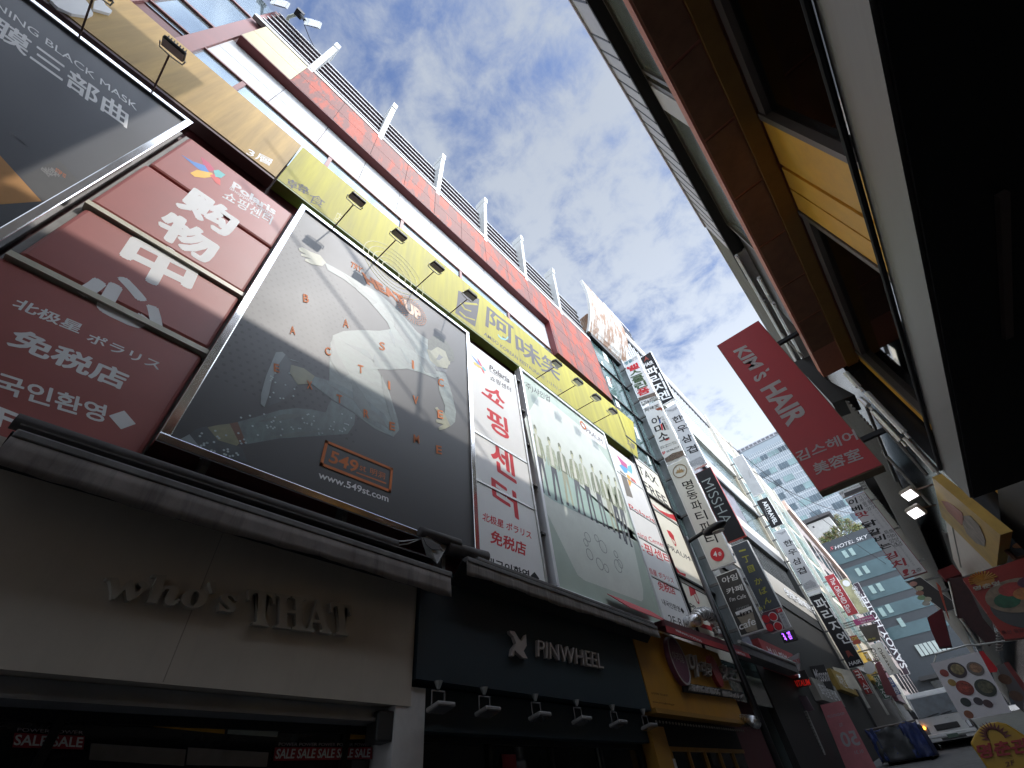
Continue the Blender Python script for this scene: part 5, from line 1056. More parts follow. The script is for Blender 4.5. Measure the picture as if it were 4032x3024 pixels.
m_ = MB(); m_.box(-.112 * oy, .14 * oy, oy, oy + 30, 3, .560 * oy); m_.build('wall', mat('pale_curtain_wall', (.29, .33, .355), .25, .25, var=.06, scale=.2), of)
m_ = MB()
for i in range(61): x = -.112 * oy + i * .56; m_.box(x, x + .09, oy - .10, oy - .02, 3, .545 * oy)
for i in range(34): z = 8 + i * 1.95; m_.box(-.112 * oy, .14 * oy, oy - .07, oy - .01, z, z + .16)
m_.build('facade_grid', mat('white_mullion', (.46, .48, .49), .4), of)
m_ = MB(); m_.box(-.113 * oy, .141 * oy, oy - .3, oy + 30, .560 * oy, .5685 * oy); m_.build('roof_parapet', mat('roof_grey', (.35, .36, .38), .5), of)
m_ = MB()
for i in range(26): x = -.110 * oy + i * 1.3; m_.box(x, x + .95, oy - .34, oy - .29, .561 * oy, .5665 * oy)
m_.build('parapet_louvers', mat('louver_grey', (.10, .10, .11), .5), of)
winm = [mat('office_glass_green', (.24, .33, .33), .1, .4, var=.3, scale=.3), mat('office_glass_dark', (.10, .13, .15), .1, .4, var=.4, scale=.3)]
for r in range(11):
    z = .520 * oy - r * 3.9 ; z -= 0 if r == 0 else 1.0
    for cidx, (a, n_) in enumerate(((-.098, 5), (-.058, 6), (-.016, 5), (.022, 5))):
        for j in range(n_):
            if r == 0: x0 = a * oy + j * 1.05; w_, h_ = .85, 1.5
            else: x0 = a * oy + j * .92 + (r % 2) * .7; w_, h_ = .86, 1.75
            if r > 0 and j >= 3 and (r + cidx) % 3 == 0: continue
            m_ = MB(); m_.box(x0, x0 + w_, oy - .16, oy - .06, z, z + h_); m_.build('window', winm[(r * 3 + cidx * 2 + j // 3) % 2], of)
cw = MB()
for a, b in (((-5, 40, 22), (1.7, 60, 20.5)), ((-5, 37, 24), (1.7, 90, 21))):
    a, b = Vector(a), Vector(b); cw.tube([a.lerp(b, t_ / 12) - Vector((0, 0, 1.6 * math.sin(math.pi * t_ / 12))) for t_ in range(13)], .03, 5)
    tag(cw.build('overhead_wire', black_print), 'sagging black overhead wire crossing the street in front of the office block' if a.y > 38 else 'second overhead wire, higher and longer, running to the street end', 'wire'); cw = MB()

# ================================================================== RIGHT: building overhead
rbld = thing('terrace_building', 'dark building overhead on the right with a tiled ledge and ochre pilasters', 'building', (6, 5, -1.6))
m_ = MB(); m_.box(5.2, 16, -.45, 13.2, -1.6, 13.4); m_.box(2.62, 16, -.45, 13.2, 8.9, 11.7); m_.build('wall', mat('brown_wall', (.10, .06, .035), .7, var=.2), rbld)
m_ = MB(); m_.box(1.98, 15.9, -.45, 11.3, 11.71, 13.55); m_.build('roof', concrete, rbld)
m_ = MB(); fz = [-.40, .9, 1.35, 1.8, 2.25] + [2.7 + .43 * i for i in range(1, 18)]
cladm = mat('grey_standing_panel', (.42, .42, .41), .45, .3, var=.1, dirt=.15)
for a, b in zip(fz[:-1], fz[1:]): m_.box(1.67, 1.74, a + .02, b - .02, 11.78, 13.45)
m_.build('parapet_panels', cladm, rbld)
m_ = MB(); m_.box(1.62, 1.72, -.45, 10.0, 13.46, 13.6); m_.build('parapet_cap', mat('pale_cap', (.5, .46, .5), .4), rbld)
m_ = MB()
for a in fz[1:-1]: m_.box(1.66, 1.75, a - .025, a + .025, 11.78, 13.47)
m_.build('panel_seams', dark_metal, rbld)
m_ = MB(); m_.box(1.74, 2.6, -.45, 11.3, 11.60, 11.77); m_.box(1.66, 1.95, -.45, 11.3, 11.55, 11.68); m_.build('black_soffit', black_void, rbld)
# upper glazing
m_ = MB(); m_.box(1.95, 2.0, -.45, 8.9, 8.66, 11.54); m_.build('upper_glazing', mat('olive_glazing', (.17, .19, .16), .12, .3, var=.3, scale=.5), rbld)
m_ = MB()
for y in (-.4, 3.95, 4.2, 8.85): m_.box(1.90, 1.99, y, y + .10, 8.66, 11.54)
m_.box(1.90, 1.99, -.45, 8.9, 11.44, 11.54); m_.build('upper_frame', mat('bronze_frame', (.10, .09, .07), .4, .5), rbld)
m_ = MB(); m_.box(1.89, 1.945, 4.35, 4.97, 9.0, 11.4); m_.build('white_window_leaf', white_paint, rbld)
m_ = MB(); m_.box(2.02, 2.5, 9.0, 13.1, 8.7, 11.5); m_.build('stair_shaft', heads, rbld)
# tiled ledge
m_ = MB(); m_.box(1.66, 5.2, -.45, 13.15, 8.33, 8.65); m_.build('ledge', mat('brick_red_ledge', (.46, .19, .14), .75, var=.12, scale=20), rbld)
ty = [-.42, .25, 1.7] + [3.17 + 1.44 * i for i in range(7)]; tile = mat('terracotta_soffit', (.23, .115, .07), .65, var=.2, scale=3)
m_ = MB()
for a, b in zip(ty[:-1], ty[1:]): m_.box(1.70, 2.26, a + .03, b - .03, 8.305, 8.33)
m_.build('soffit_tiles', tile, rbld)
ochre = mat('ochre_render', (.62, .33, .035), .55, var=.1)
m_ = MB(); m_.box(2.28, 2.56, -.45, 13.1, 8.24, 8.33); m_.build('ochre_trim', mat('brown_ochre', (.24, .125, .03), .6, var=.15), rbld)
m_ = MB()
for a, b in ((4.94, 5.95), (6.05, 6.55), (6.60, 7.16)): m_.box(2.60, 2.8, a, b, 2.3, 8.24)
m_.box(2.64, 2.8, 4.94, 7.16, 2.3, 8.24); m_.build('pilaster', ochre, rbld)
m_ = MB(); m_.box(2.60, 2.8, 12.65, 13.1, 2.3, 8.24); m_.build('pilaster', ochre, rbld)
m_ = MB()
for a, b in ((4.80, 4.93), (7.17, 7.30), (12.5, 12.64)): m_.box(2.57, 2.8, a, b, 2.3, 8.24)
m_.box(2.6, 2.8, -.45, 4.8, 8.0, 8.24); m_.box(2.6, 2.8, 7.3, 12.5, 8.0, 8.24); m_.build('window_frame', mat('taupe_frame', (.10, .085, .08), .5), rbld)
for a, b in ((-.45, 4.8), (7.3, 12.5)): m_ = MB(); m_.box(2.70, 2.71, a, b, 2.3, 8.0); m_.build('window', pane_glass(), rbld)
m_ = MB(); m_.box(2.8, 5.2, -.45, 13.1, 7.92, 8.2); m_.box(2.72, 5.2, -.45, 13.1, 2.28, 2.4); m_.build('room', mat('dim_room', (.10, .085, .075), .8), rbld)
for x, y in ((2.87, 8.8), (2.88, 9.95), (2.86, 11.11)):
    m_ = MB(); m_.disc((x + .03, y, 7.915), (0, 0, -1), (0, 1, 0), .045, .045, .01, 14); m_.build('downlight', mat('downlight_glow', (1.0, .85, .6), .5, emit=9.0, var=0), rbld)
# canopy with a brushed steel fascia close to the eye
cp = thing('steel_canopy', 'black canopy overhead at the right edge with a brushed steel fascia band', 'canopy', (1.6, 1.5, 1.85))
fas = mat('brushed_fascia', (.13, .125, .12), .46, .95, var=.12, scale=3, stretch=(1, .3, 6))
m_ = MB(); m_.box(1.0, 1.02, -6, 6.02, 1.86, 2.19); m_.build('steel_fascia', fas, cp)
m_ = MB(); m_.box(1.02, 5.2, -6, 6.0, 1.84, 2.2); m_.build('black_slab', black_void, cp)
m_ = MB(); m_.tube([(.985, -6, 2.21), (.985, 6.02, 2.21)], .018, 8); m_.build('top_edge', dark_metal, cp)
m_ = MB(); m_.box(2.5, 5.2, -6, 6, -1.6, 1.83); m_.build('shop_wall', mat('dark_shop_wall', (.03, .028, .03), .7), cp)
m_ = MB(); m_.box(1.3, 1.34, 2.2, 3.4, 1.80, 1.83); m_.build('soffit_track', mat('dim_brown', (.10, .07, .06), .5), cp)
# second building, corrugated cladding in bands
cg = thing('corrugated_building', 'grey corrugated metal building behind the hanging red hair salon sign', 'building', (8, 28, 0))
m_ = MB(); m_.box(2.2, 16, 13.3, 62, -1, 13.3); m_.build('wall', mat('black_glazing', (.012, .012, .014), .25, .0, .5), cg)
corr = mat('corrugated_grey', (.27, .27, .265), .55, .3, var=.12, dirt=.3)
def corrug(y0, y1, z0, z1, x=1.72, p=.12):
    mb = MB(); n = int((z1 - z0) / p); vs = []; fs = []
    for i in range(n * 4 + 1):
        z = z0 + (z1 - z0) * i / (n * 4); o = .035 * math.sin(i * math.pi / 2)
        vs += [(x + o, y0, z), (x + o, y1, z)]
    for i in range(n * 4): fs.append((2 * i, 2 * i + 1, 2 * i + 3, 2 * i + 2))
    mb.add(vs, fs); o = mb.build('corrugated_cladding', corr, cg); s_ = o.modifiers.new('t', 'SOLIDIFY'); s_.thickness = .01
corrug(10.2, 62, 11.4, 13.5); corrug(13.4, 62, 6.3, 8.8); corrug(16.5, 62, 3.4, 4.6); corrug(30, 62, 8.8, 11.4)
m_ = MB(); m_.box(1.66, 1.76, 10.1, 62, 13.5, 13.62); m_.box(1.75, 2.2, 10.1, 62, 11.5, 13.5); m_.build('eave', cladm, cg)
rail = mat('white_rail', (.62, .62, .62), .35, .4)
for x, z, y0, y1 in ((1.64, 10.95, 9.6, 16), (1.64, 9.55, 10.6, 15.5), (1.75, 10.3, 10.2, 15.8)):
    m_ = MB(); m_.tube([(x, y0, z), (x, y1, z)], .05, 8); m_.tube([(x, y0, z - .12), (x, y1, z - .12)], .025, 6); m_.build('white_pipe', rail, cg)
for pts in ((k2(330, 300), k2(460, 440)), (k2(480, 560), k2(560, 630)), (k2(600, 680), k2(890, 985)), (k2(540, 500), k2(920, 900)), (k2(930, 950), k2(1240, 1290))):
    a, b = PX(pts[0], 1.5), PX(pts[1], 1.5); m_ = MB(); m_.tube([a, b], .05, 8); m_.tube([a + Vector((0, 0, -.13)), b + Vector((0, 0, -.13))], .025, 8); m_.build('service_pipe', rail if pts[0][1] < 1600 else alu, cg)
for pts in ((k2(540, 640), k2(840, 1390)), (k2(700, 1090), k2(1200, 1640)), (k2(630, 740), k2(1150, 1330)), (k1(640, 690), k1(780, 950)), (k1(780, 950), k1(960, 1160)), (k1(850, 1050), k1(915, 1190))):
    a, b = PX(pts[0], 1.6), PX(pts[1], 1.6); m_ = MB(); m_.tube([a, b], .035, 6); m_.build('diagonal_brace', grime_metal, cg)
bx = thing('black_junction_box', 'plain black box under the far end of the tiled ledge beside the red sign', 'box', (1.8, 13.4, 7.4))
m_ = MB(); m_.prism([PY(p, 13.3) for p in (k1(880, 1195), k1(1020, 1140), k1(1165, 1345), k1(1380, 1460), k1(1195, 1530))], (0, .9, 0)); m_.build('box_body', heads, bx)
# the neighbour behind the viewer, whose roof keeps the far left in shade
tall = thing('tall_neighbour', 'tall plain block behind the viewer on the right side of the street', 'building', (8, -15, -1.6)); m_ = MB(); m_.box(1.67, 18, -30, -.47, -1.6, 19.2); m_.build('wall', mat('plain_block', (.30, .28, .26), .8), tall)

# ------------------------------------------------------------------ red hair salon sign
ky = 11.0; t = thing('hanging_sign', 'big red salon sign with white sideways lettering hanging over the street', 'sign', (.5, ky, .411 * ky)); py = ('y', ky)
m_ = MB(); m_.box(-.0165 * ky, .1015 * ky, ky + .02, ky + .34, .411 * ky, .877 * ky); m_.build('case', mat('brown_sign_case', (.17, .12, .06), .5, var=.15), t)
m_ = MB(); m_.box(-.015 * ky, .1 * ky, ky, ky + .02, .413 * ky, .875 * ky); m_.build('face', mat('salon_red', (.40, .02, .027), .45, var=.05), t)
SG = mat('salon_letters', (.42, .38, .39), .5)
text(t, 'KIM', py, k1(490, 1055), k1(640, 1215), k1(385, 1105), SG, bold=.035); text(t, "'S", py, k1(672, 1240), k1(665, 1290), k1(560, 1350), SG, bold=.02) if False else None
text(t, 'S', py, k1(640, 1262), k1(668, 1305), k1(548, 1322), SG, bold=.035); text(t, "'", py, k1(678, 1240), k1(684, 1258), k1(650, 1258), SG, bold=.02)
text(t, 'HAIR', py, k1(765, 1335), k1(1015, 1640), k1(605, 1420), SG, bold=.035)
text(t, '김스헤어', py, r4(545, 430), r4(1090, 215), r4(580, 520), SG, bold=.02); text(t, '美容室', py, r4(700, 540), r4(1130, 385), r4(745, 640), SG, bold=.02)
for z in (5.2, 8.6): m_ = MB(); m_.box(1.1, 1.8, ky + .1, ky + .2, z, z + .1); m_.build('bracket', dark_metal, t)
# brush lettered banner sign farther along
by = 30.0; t = blade('white vertical sign with thick black and red brush lettering beyond the red salon sign', by, .014, .0485, .380, .2295, mat('banner_white', (.50, .49, .50), .55, var=.04), wallx=1.72, side=mat('maroon_edge', (.2, .04, .05), .5))
py = ('y', by); deepr = mat('brush_red', (.30, .02, .03), .5)
for ch, tl, tr, bl, mm in (('이', r4(1040, 880), r4(1110, 850), r4(1060, 930), black_print), ('베', r4(1070, 945), r4(1160, 915), r4(1090, 990), black_print), ('맛', r4(1105, 1000), r4(1215, 970), r4(1130, 1045), deepr),
    ('닭', r4(1165, 1090), r4(1290, 1050), r4(1190, 1140), black_print), ('갈', r4(1220, 1165), r4(1330, 1130), r4(1245, 1215), black_print), ('비', r4(1285, 1225), r4(1375, 1190), r4(1305, 1275), black_print), ('는', r4(1330, 1295), r4(1430, 1260), r4(1350, 1340), black_print),
    ('김', r4(1375, 1390), r4(1480, 1350), r4(1400, 1440), deepr), ('치', r4(1440, 1455), r4(1560, 1415), r4(1465, 1520), deepr), ('!', r4(1545, 1530), r4(1600, 1510), r4(1560, 1590), deepr)):
    text(t, ch, py, tl, tr, bl, mm, bold=.04)
text(t, '2', py, s5(270, 1235), s5(320, 1220), s5(290, 1280), deepr, bold=.04); text(t, '층', py, s5(325, 1215), s5(390, 1195), s5(345, 1255), grey_print)
for j in range(2): stack(t, '가마솥뚜껑', py, r4(1125 + 45 * j, 840 - 20 * j), r4(1160 + 45 * j, 825 - 20 * j), r4(1225 + 45 * j, 980 - 20 * j), grey_print, gap=.05); stack(t, '국내산생닭고기', py, r4(1240 + 45 * j, 985 - 20 * j), r4(1255 + 45 * j, 978 - 20 * j), r4(1365 + 45 * j, 1145 - 20 * j), MATS['grey_ink']); stack(t, '특허양념', py, r4(1370 + 45 * j, 1165 - 10 * j), r4(1410 + 45 * j, 1150 - 10 * j), r4(1465 + 45 * j, 1320 - 10 * j), grey_print, gap=.05); stack(t, '맛있는닭갈비집', py, r4(1470 + 50 * j, 1320 - 10 * j), r4(1485 + 50 * j, 1313 - 10 * j), r4(1600 + 50 * j, 1500 - 10 * j), MATS['grey_ink'])
t = blade('small white sign plate with a dark lower half above the brush lettered sign', by, .0125, .0495, .3985, .384, sign_white, wallx=1.72, trim=.005); text(t, '9F', py, r4(955, 810), r4(995, 790), r4(965, 835), grey_print); text(t, 'Family Kitchen', py, r4(1005, 780), r4(1140, 728), r4(1010, 795), grey_print)
patch(t, 'dark_half', py, [r4(1000, 812), r4(1170, 745), r4(1185, 778), r4(1015, 845)], grey_print)
t = blade('narrow dark sign with pictures of sushi pieces under the brush lettered sign', 29.0, .0135, .036, .226, .172, mat('sushi_black', (.03, .025, .025), .5), side=sign_white, slant=.55, wallx=1.72, trim=.02)
for i, (x, y, c_) in enumerate(((300, 1400, (.5, .25, .2)), (375, 1455, (.45, .44, .3)), (380, 1515, (.35, .17, .12)), (400, 1570, (.25, .4, .22)), (475, 1590, (.5, .48, .35)), (460, 1640, (.5, .48, .42)))):
    c0 = PY(s5(x, y), 29.0) + Vector((0, -.012, 0)); m_ = MB(); m_.disc(c0, NY, (0, 0, 1), .16, .10, .006, 10); m_.build('sushi_picture', mat('sushi_%d' % i, c_, .5), t)

# ------------------------------------------------------------------ yellow shop sign with two lit floodlights, beige panel, dark front
yb = thing('yellow_fascia_sign', 'worn yellow shop sign board on the right, with a faded red and grey picture', 'sign', (1.2, 9, 2.2)); px_ = ('x', 1.22)
P = [PX(s5(*p), 1.22) for p in ((530, 90), (1370, 800), (1325, 1180), (1270, 1190), (650, 580))]
m_ = MB(); m_.prism(P, (.12, 0, 0)); m_.build('board', mat('worn_yellow', (.42, .27, .05), .55, var=.25, scale=1.5, dirt=.3, dirtcol=(.2, .13, .05)), yb)
patch(yb, 'faded_red_picture', px_, [s5(650, 380), s5(720, 390), s5(800, 440), s5(900, 520), s5(930, 600), s5(900, 680), s5(820, 600), s5(730, 510)], mat('faded_brick', (.28, .10, .07), .6, var=.25), n=NR)
patch(yb, 'faded_grey_picture', px_, [s5(920, 560), s5(1000, 560), s5(1120, 690), s5(1190, 860), s5(1180, 940), s5(1080, 900), s5(960, 780), s5(910, 660)], mat('faded_grey', (.20, .17, .15), .6, var=.5, scale=5), n=NR)
bp = thing('beige_wall_panel', 'pale beige wall panel below the worn yellow sign', 'wall panel', (1.3, 8.5, 1.5)); m_ = MB(); m_.prism([PX(s5(*p), 1.30) for p in ((690, 610), (1280, 1200), (900, 1310), (790, 1100))], (.1, 0, 0)); m_.build('panel', mat('beige_panel', (.42, .37, .34), .4, var=.15, scale=1.5), bp)
m_ = MB(); m_.prism([PX(s5(*p), 1.295) for p in ((770, 700), (785, 715), (890, 1200), (875, 1200))], (.02, 0, 0)); m_.build('panel_joint', grime_metal, bp)
dkf = thing('dark_shop_front', 'unlit dark shop front under the canopy on the right', 'shop front', (3, 9, -1)); m_ = MB(); m_.box(1.45, 5.2, 6.1, 13.2, -1.6, 2.2); m_.build('front', mat('black_front', (.012, .011, .012), .6), dkf)
glow = mat('lamp_glow', (.95, .93, 1.0), .3, emit=2.6, var=0)
for i, (h_, b_) in enumerate(((s5(255, 310), s5(535, 180)), (s5(330, 530), s5(580, 430)))):
    y = 9.3; hp = PY(h_, y); bp_ = PX(b_, 1.25)
    t = thing('lit_floodlight', ('lit white floodlight over the yellow sign, upper of the two', 'lit white floodlight over the yellow sign, lower of the two')[i], 'floodlight', bp_, 'lit floodlights over the yellow sign')
    m_ = MB(); m_.tube([bp_, hp + Vector((.12, 0, .04))], .014, 6); m_.build('arm', mat('rusty_arm', (.12, .07, .05), .6), t)
    nrm = Vector((-.35, -.70, -.62)).normalized(); q_ = nrm.to_track_quat('-Z', 'Y').to_matrix().to_4x4(); Mx = Matrix.Translation(hp) @ q_
    m_ = MB(); m_.box(-.115, .115, -.095, .095, 0, .11, None, Mx); m_.build('housing', mat('tan_housing', (.3, .27, .22), .5), t, bevel=.03)
    m_ = MB(); m_.box(-.085, .085, -.065, .065, -.012, -.002, None, Mx); m_.build('lit_glass', glow, t)
# red picture sign with a bowl
ry = 8.0; t = thing('picture_sign', 'large red projecting sign with a sun emblem and a picture of a bowl of food', 'sign', (1, ry, 1.0)); py = ('y', ry)
P = [PY(p, ry) for p in (s5(905, 1335), (4120, 2165), (4120, 2390), s6(1414, 290), s6(1215, 310), s6(1090, 130))]
m_ = MB(); m_.prism(P, (0, .14, 0)); m_.build('panel', mat('food_red', (.30, .022, .012), .5, var=.12), t)
c0 = PY(s5(1165, 1360), ry) + Vector((0, -.012, 0)); m_ = MB(); m_.disc(c0, NY, (0, 0, 1), .10, .065, .004, 20)
for j in range(14): a_ = math.pi * j / 13; m_.tube([c0, c0 + Vector((.14 * math.cos(a_), -.004, .10 * math.sin(a_)))], .008, 5)
m_.build('sun_emblem', mat('sun_gold', (.45, .20, .03), .5), t)
text(t, '명춘덮', py, s5(1035, 1440), s5(1350, 1365), s5(1050, 1490), mat('cream_letters', (.45, .42, .34), .5), lift=.012, bold=.04)
c0 = PY((3985, 2365), ry) + Vector((0, -.004, 0)); m_ = MB()
m_.disc(c0 + Vector((.1, 0, -.08)), NY, (0, 0, 1), .34, .23, .004, 28); b_ = m_.build('bowl_picture', mat('bowl_grey', (.07, .07, .07), .5), t)
m_ = MB(); m_.disc(c0 + Vector((.1, -.006, .03)), NY, (0, 0, 1), .32, .17, .004, 28); m_.build('rice_picture', mat('rice_print', (.24, .18, .12), .5, var=.3, scale=14), b_)
for i, (dx, dz, a_, b__, c_) in enumerate(((-.1, -.02, .12, .075, (.02, .10, .05)), (.02, .07, .13, .07, (.35, .04, .03)), (.08, .0, .1, .06, (.45, .17, .05)), (.2, .09, .11, .06, (.10, .03, .06)), (.26, .0, .1, .06, (.45, .28, .1)))):
    m_ = MB(); m_.disc(c0 + Vector((.06 + dx, -.011 - .002 * i, .03 + dz)), NY, (0, 0, 1), a_, b__, .002, 14); m_.build('topping_picture', mat('topping_%d' % i, c_, .5, var=.4, scale=16), b_)
text(t, '특선 덮밥', py, s6(1170, 225), s6(1400, 195), s6(1190, 262), mat('dark_red_ink', (.10, .012, .01), .5))
t = thing('picture_board', 'dark framed food picture board above the red bowl sign', 'sign', (1.4, 9, 1.9)); P = [PY(p, 8.6) for p in (s5(1310, 850), (4110, 2060), (4110, 2175), s5(1560, 1110))]; m_ = MB(); m_.prism(P, (0, .1, 0)); m_.build('board', mat('dark_board', (.03, .028, .03), .4, var=.3), t)
for a, b in zip(P, P[1:] + P[:1]): m_ = MB(); m_.tube([a + Vector((0, -.02, 0)), b + Vector((0, -.02, 0))], .028, 6); m_.build('frame_side', mat('wood_frame', (.14, .06, .03), .5), t)
c0 = PY(s5(1600, 930), 8.6) + Vector((0, -.01, 0)); m_ = MB(); m_.disc(c0, NY, (0, 0, 1), .17, .09, .004, 20); m_.build('dish_picture', mat('dish_dark', (.01, .01, .01), .4), t); m_ = MB(); m_.disc(c0 + Vector((.03, -.006, 0)), NY, (0, 0, 1), .10, .035, .004, 16); m_.build('food_picture', mat('food_orange', (.4, .15, .04), .5, var=.4, scale=12), t)
# menu board hanging from a bracket rod
my = 12.0; t = thing('menu_board', 'white menu board with round photos of dishes hanging from a metal rod', 'menu board', (0, my, .6)); py = ('y', my)
m_ = MB(); m_.prism([PY(s6(*p), my) for p in ((435, 565), (935, 440), (1285, 1075), (770, 1155))], (0, .05, 0)); m_.build('panel', mat('menu_white', (.70, .69, .74), .5, var=.06), t)
m_ = MB(); m_.prism([PY(s6(*p), my) + Vector((0, -.004, 0)) for p in ((940, 440), (985, 435), (1140, 620), (1130, 655), (1060, 660))], (0, -.006, 0)); m_.build('red_corner', red_print, t)
dish = [('bowl_photo', 715, 635, .125, (.05, .035, .045)), ('bowl_photo', 905, 620, .11, (.16, .14, .13)), ('bowl_photo', 795, 820, .115, (.22, .035, .025)), ('bowl_photo', 1010, 820, .135, (.035, .045, .035)), ('dish_photo', 580, 665, .06, (.30, .06, .05)), ('dish_photo', 660, 765, .055, (.34, .21, .05)), ('dish_photo', 805, 970, .068, (.02, .03, .03)), ('dish_photo', 935, 960, .06, (.05, .04, .05)), ('dish_photo', 1035, 985, .06, (.07, .035, .04)), ('dish_photo', 835, 1098, .06, (.24, .08, .04))]
for i, (n_, x, y, r_, c_) in enumerate(dish):
    c0 = PY(s6(x, y), my) + Vector((0, -.004, 0)); m_ = MB(); m_.disc(c0, NY, (0, 0, 1), r_, r_ * .92, .004, 20); b_ = m_.build(n_, mat('dish_%d' % i, c_, .5, var=.3, scale=10), t)
    if i < 4: m_ = MB(); m_.disc(c0 + Vector((.01, -.005, .01)), NY, (0, 0, 1), r_ * .72, r_ * .64, .003, 18); m_.build('food_photo', mat('dishfood_%d' % i, [(.25, .2, .1), (.3, .17, .1), (.28, .05, .03), (.10, .10, .06)][i], .5, var=.8, scale=22), b_)
m_ = MB(); m_.tube([PY(s6(480, 465), my), PY(s6(830, 370), my), PY(s6(910, 372), my), PY(s6(990, 400), my) + Vector((.5, 0, 0))], .014, 8); m_.tube([PY(s6(500, 470), my), PY(s6(470, 560), my)], .006, 5); m_.tube([PY(s6(900, 380), my), PY(s6(930, 440), my)], .006, 5); m_.build('rod', alu, t)
# yellow rounded standing sign
sy = 6.0; t = thing('standing_sign', 'yellow round-topped standing sign with a red sun and red characters at the lower right', 'standing sign', (0, sy, ground_z(sy))); py = ('y', sy)
top = [s6(850, 1400), s6(900, 1300), s6(960, 1225), s6(1050, 1185), s6(1130, 1172), s6(1230, 1195), s6(1330, 1255), s6(1440, 1330)]
P = [PY(p, sy) for p in top]; gz = ground_z(sy); P += [Vector((P[-1].x, sy, gz + .1)), Vector((P[0].x + .02, sy, gz + .1))]
m_ = MB(); m_.prism(P, (0, .18, 0)); m_.build('body', mat('sign_yellow', (.48, .29, .02), .5, var=.06), t, bevel=.015)
m_ = MB(); c0 = PY(s6(1125, 1340), sy) + Vector((0, -.004, 0))
for j in range(13):
    a_ = math.pi * j / 12; d = Vector((math.cos(a_), 0, math.sin(a_))); s_ = Vector((-d.z, 0, d.x)) * .012; m_.prism([c0 + d * .05 - s_, c0 + d * .105, c0 + d * .05 + s_], (0, -.004, 0))
m_.build('sun_print', mat('maroon_ink', (.14, .03, .02), .5), t)
text(t, '명춘관', py, s6(920, 1420), s6(1440, 1345), s6(950, 1560), mat('rich_red', (.33, .02, .02), .5), bold=.05, depth=.02); text(t, '2F', py, s6(1215, 1600), s6(1310, 1570), s6(1225, 1650), MATS['maroon_ink'])
m_ = MB(); m_.box(P[0].x, P[-3].x, sy - .1, sy + .28, gz, gz + .1); m_.build('base', heads, t)
# red canopy frames and stacked boxes on the right pavement
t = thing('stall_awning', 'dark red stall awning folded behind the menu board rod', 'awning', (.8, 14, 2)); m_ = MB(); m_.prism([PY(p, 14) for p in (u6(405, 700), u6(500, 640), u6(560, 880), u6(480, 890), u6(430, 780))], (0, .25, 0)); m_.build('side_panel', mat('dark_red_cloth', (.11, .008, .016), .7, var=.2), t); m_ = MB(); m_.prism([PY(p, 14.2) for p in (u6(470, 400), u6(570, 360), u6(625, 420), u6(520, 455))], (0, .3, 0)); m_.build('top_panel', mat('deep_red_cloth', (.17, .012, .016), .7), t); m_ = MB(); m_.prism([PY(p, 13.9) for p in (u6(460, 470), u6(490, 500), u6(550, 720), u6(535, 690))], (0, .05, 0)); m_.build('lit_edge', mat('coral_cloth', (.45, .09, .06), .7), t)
t = thing('roll_shutter', 'dark red ribbed panel beside the red bowl sign', 'panel', (1.2, 13, 1.5)); m_ = MB(); m_.prism([PY(p, 13) for p in (u6(540, 450), u6(640, 440), u6(760, 700), u6(860, 820), u6(800, 880), u6(700, 780), u6(590, 690))], (0, .1, 0)); m_.build('panel', mat('ribbed_maroon', (.045, .012, .014), .6, var=.4, scale=12), t); m_ = MB(); m_.tube([PY(u6(622, 705), 12.9), PY(u6(740, 880), 12.9)], .03, 8); m_.tube([PY(u6(545, 470), 12.9), PY(u6(595, 690), 12.9)], .015, 6); m_.build('rails', alu, t)
t = thing('menu_strip', 'narrow menu strip with two round dish photos right of the hanging menu board', 'menu board', (.9, 12.6, .5)); m_ = MB(); m_.prism([PY(s6(*p), 12.6) for p in ((1120, 590), (1200, 560), (1414, 850), (1414, 1080), (1330, 1000))], (0, .05, 0)); m_.build('panel', mat('strip_grey', (.10, .09, .095), .5), t)
for x, y in ((1215, 730), (1330, 905)): c0 = PY(s6(x, y), 12.6) + Vector((0, -.004, 0)); m_ = MB(); m_.disc(c0, NY, (0, 0, 1), .085, .075, .004, 18); m_.build('dish_photo', mat('dish_brown', (.11, .05, .025), .5, var=.4, scale=12), t)
m_ = MB(); m_.prism([PY(s6(*p), 12.6) + Vector((0, -.005, 0)) for p in ((1200, 560), (1250, 545), (1414, 770), (1414, 860))], (0, -.006, 0)); m_.build('red_border', mat('menu_red', (.16, .015, .015), .5), t)
t = thing('cable_coil', 'pale coiled cable bundle hanging by the red bowl sign', 'cable', (1.1, 12.4, 1.3)); m_ = MB()
for j in range(7): c0 = PY(s6(1165, 250 + 30 * j), 12.4); m_.ring(c0, (0, -.4, 1), (1, 0, 0), .055, .035, .02, 14)
m_.build('coil', mat('cable_grey', (.2, .19, .19), .6), t)

# ------------------------------------------------------------------ truck facing the viewer
ty_ = 30.3; gz = ground_z(ty_); xl, xr_ = -.0835 * ty_, -.0245 * ty_; cx_ = (xl + xr_) / 2; hw = (xr_ - xl) / 2
tk = thing('truck', 'small white cargo truck facing the viewer behind the menu board, one indicator lit', 'truck', (cx_, ty_, gz))
tw = mat('truck_white', (.82, .83, .82), .35, var=.05, dirt=.1)
def tp(x, y, z): return Vector((cx_ + x, ty_ + y, gz + z))
m_ = MB()
prof = [(0, .45), (-.02, 1.05), (.25, 1.85), (.42, 2.02), (1.5, 2.02), (1.5, .45)]
A = [tp(-hw * (.93 if z > 1.5 else 1), y, z) for y, z in prof]; B = [tp(hw * (.93 if z > 1.5 else 1), y, z) for y, z in prof]; n = len(prof)
m_.add(A + B, [tuple(range(n)), tuple(range(2 * n - 1, n - 1, -1))] + [(i, n + i, n + (i + 1) % n, (i + 1) % n) for i in range(n)]); body = m_.build('cab', tw, tk, bevel=.06)
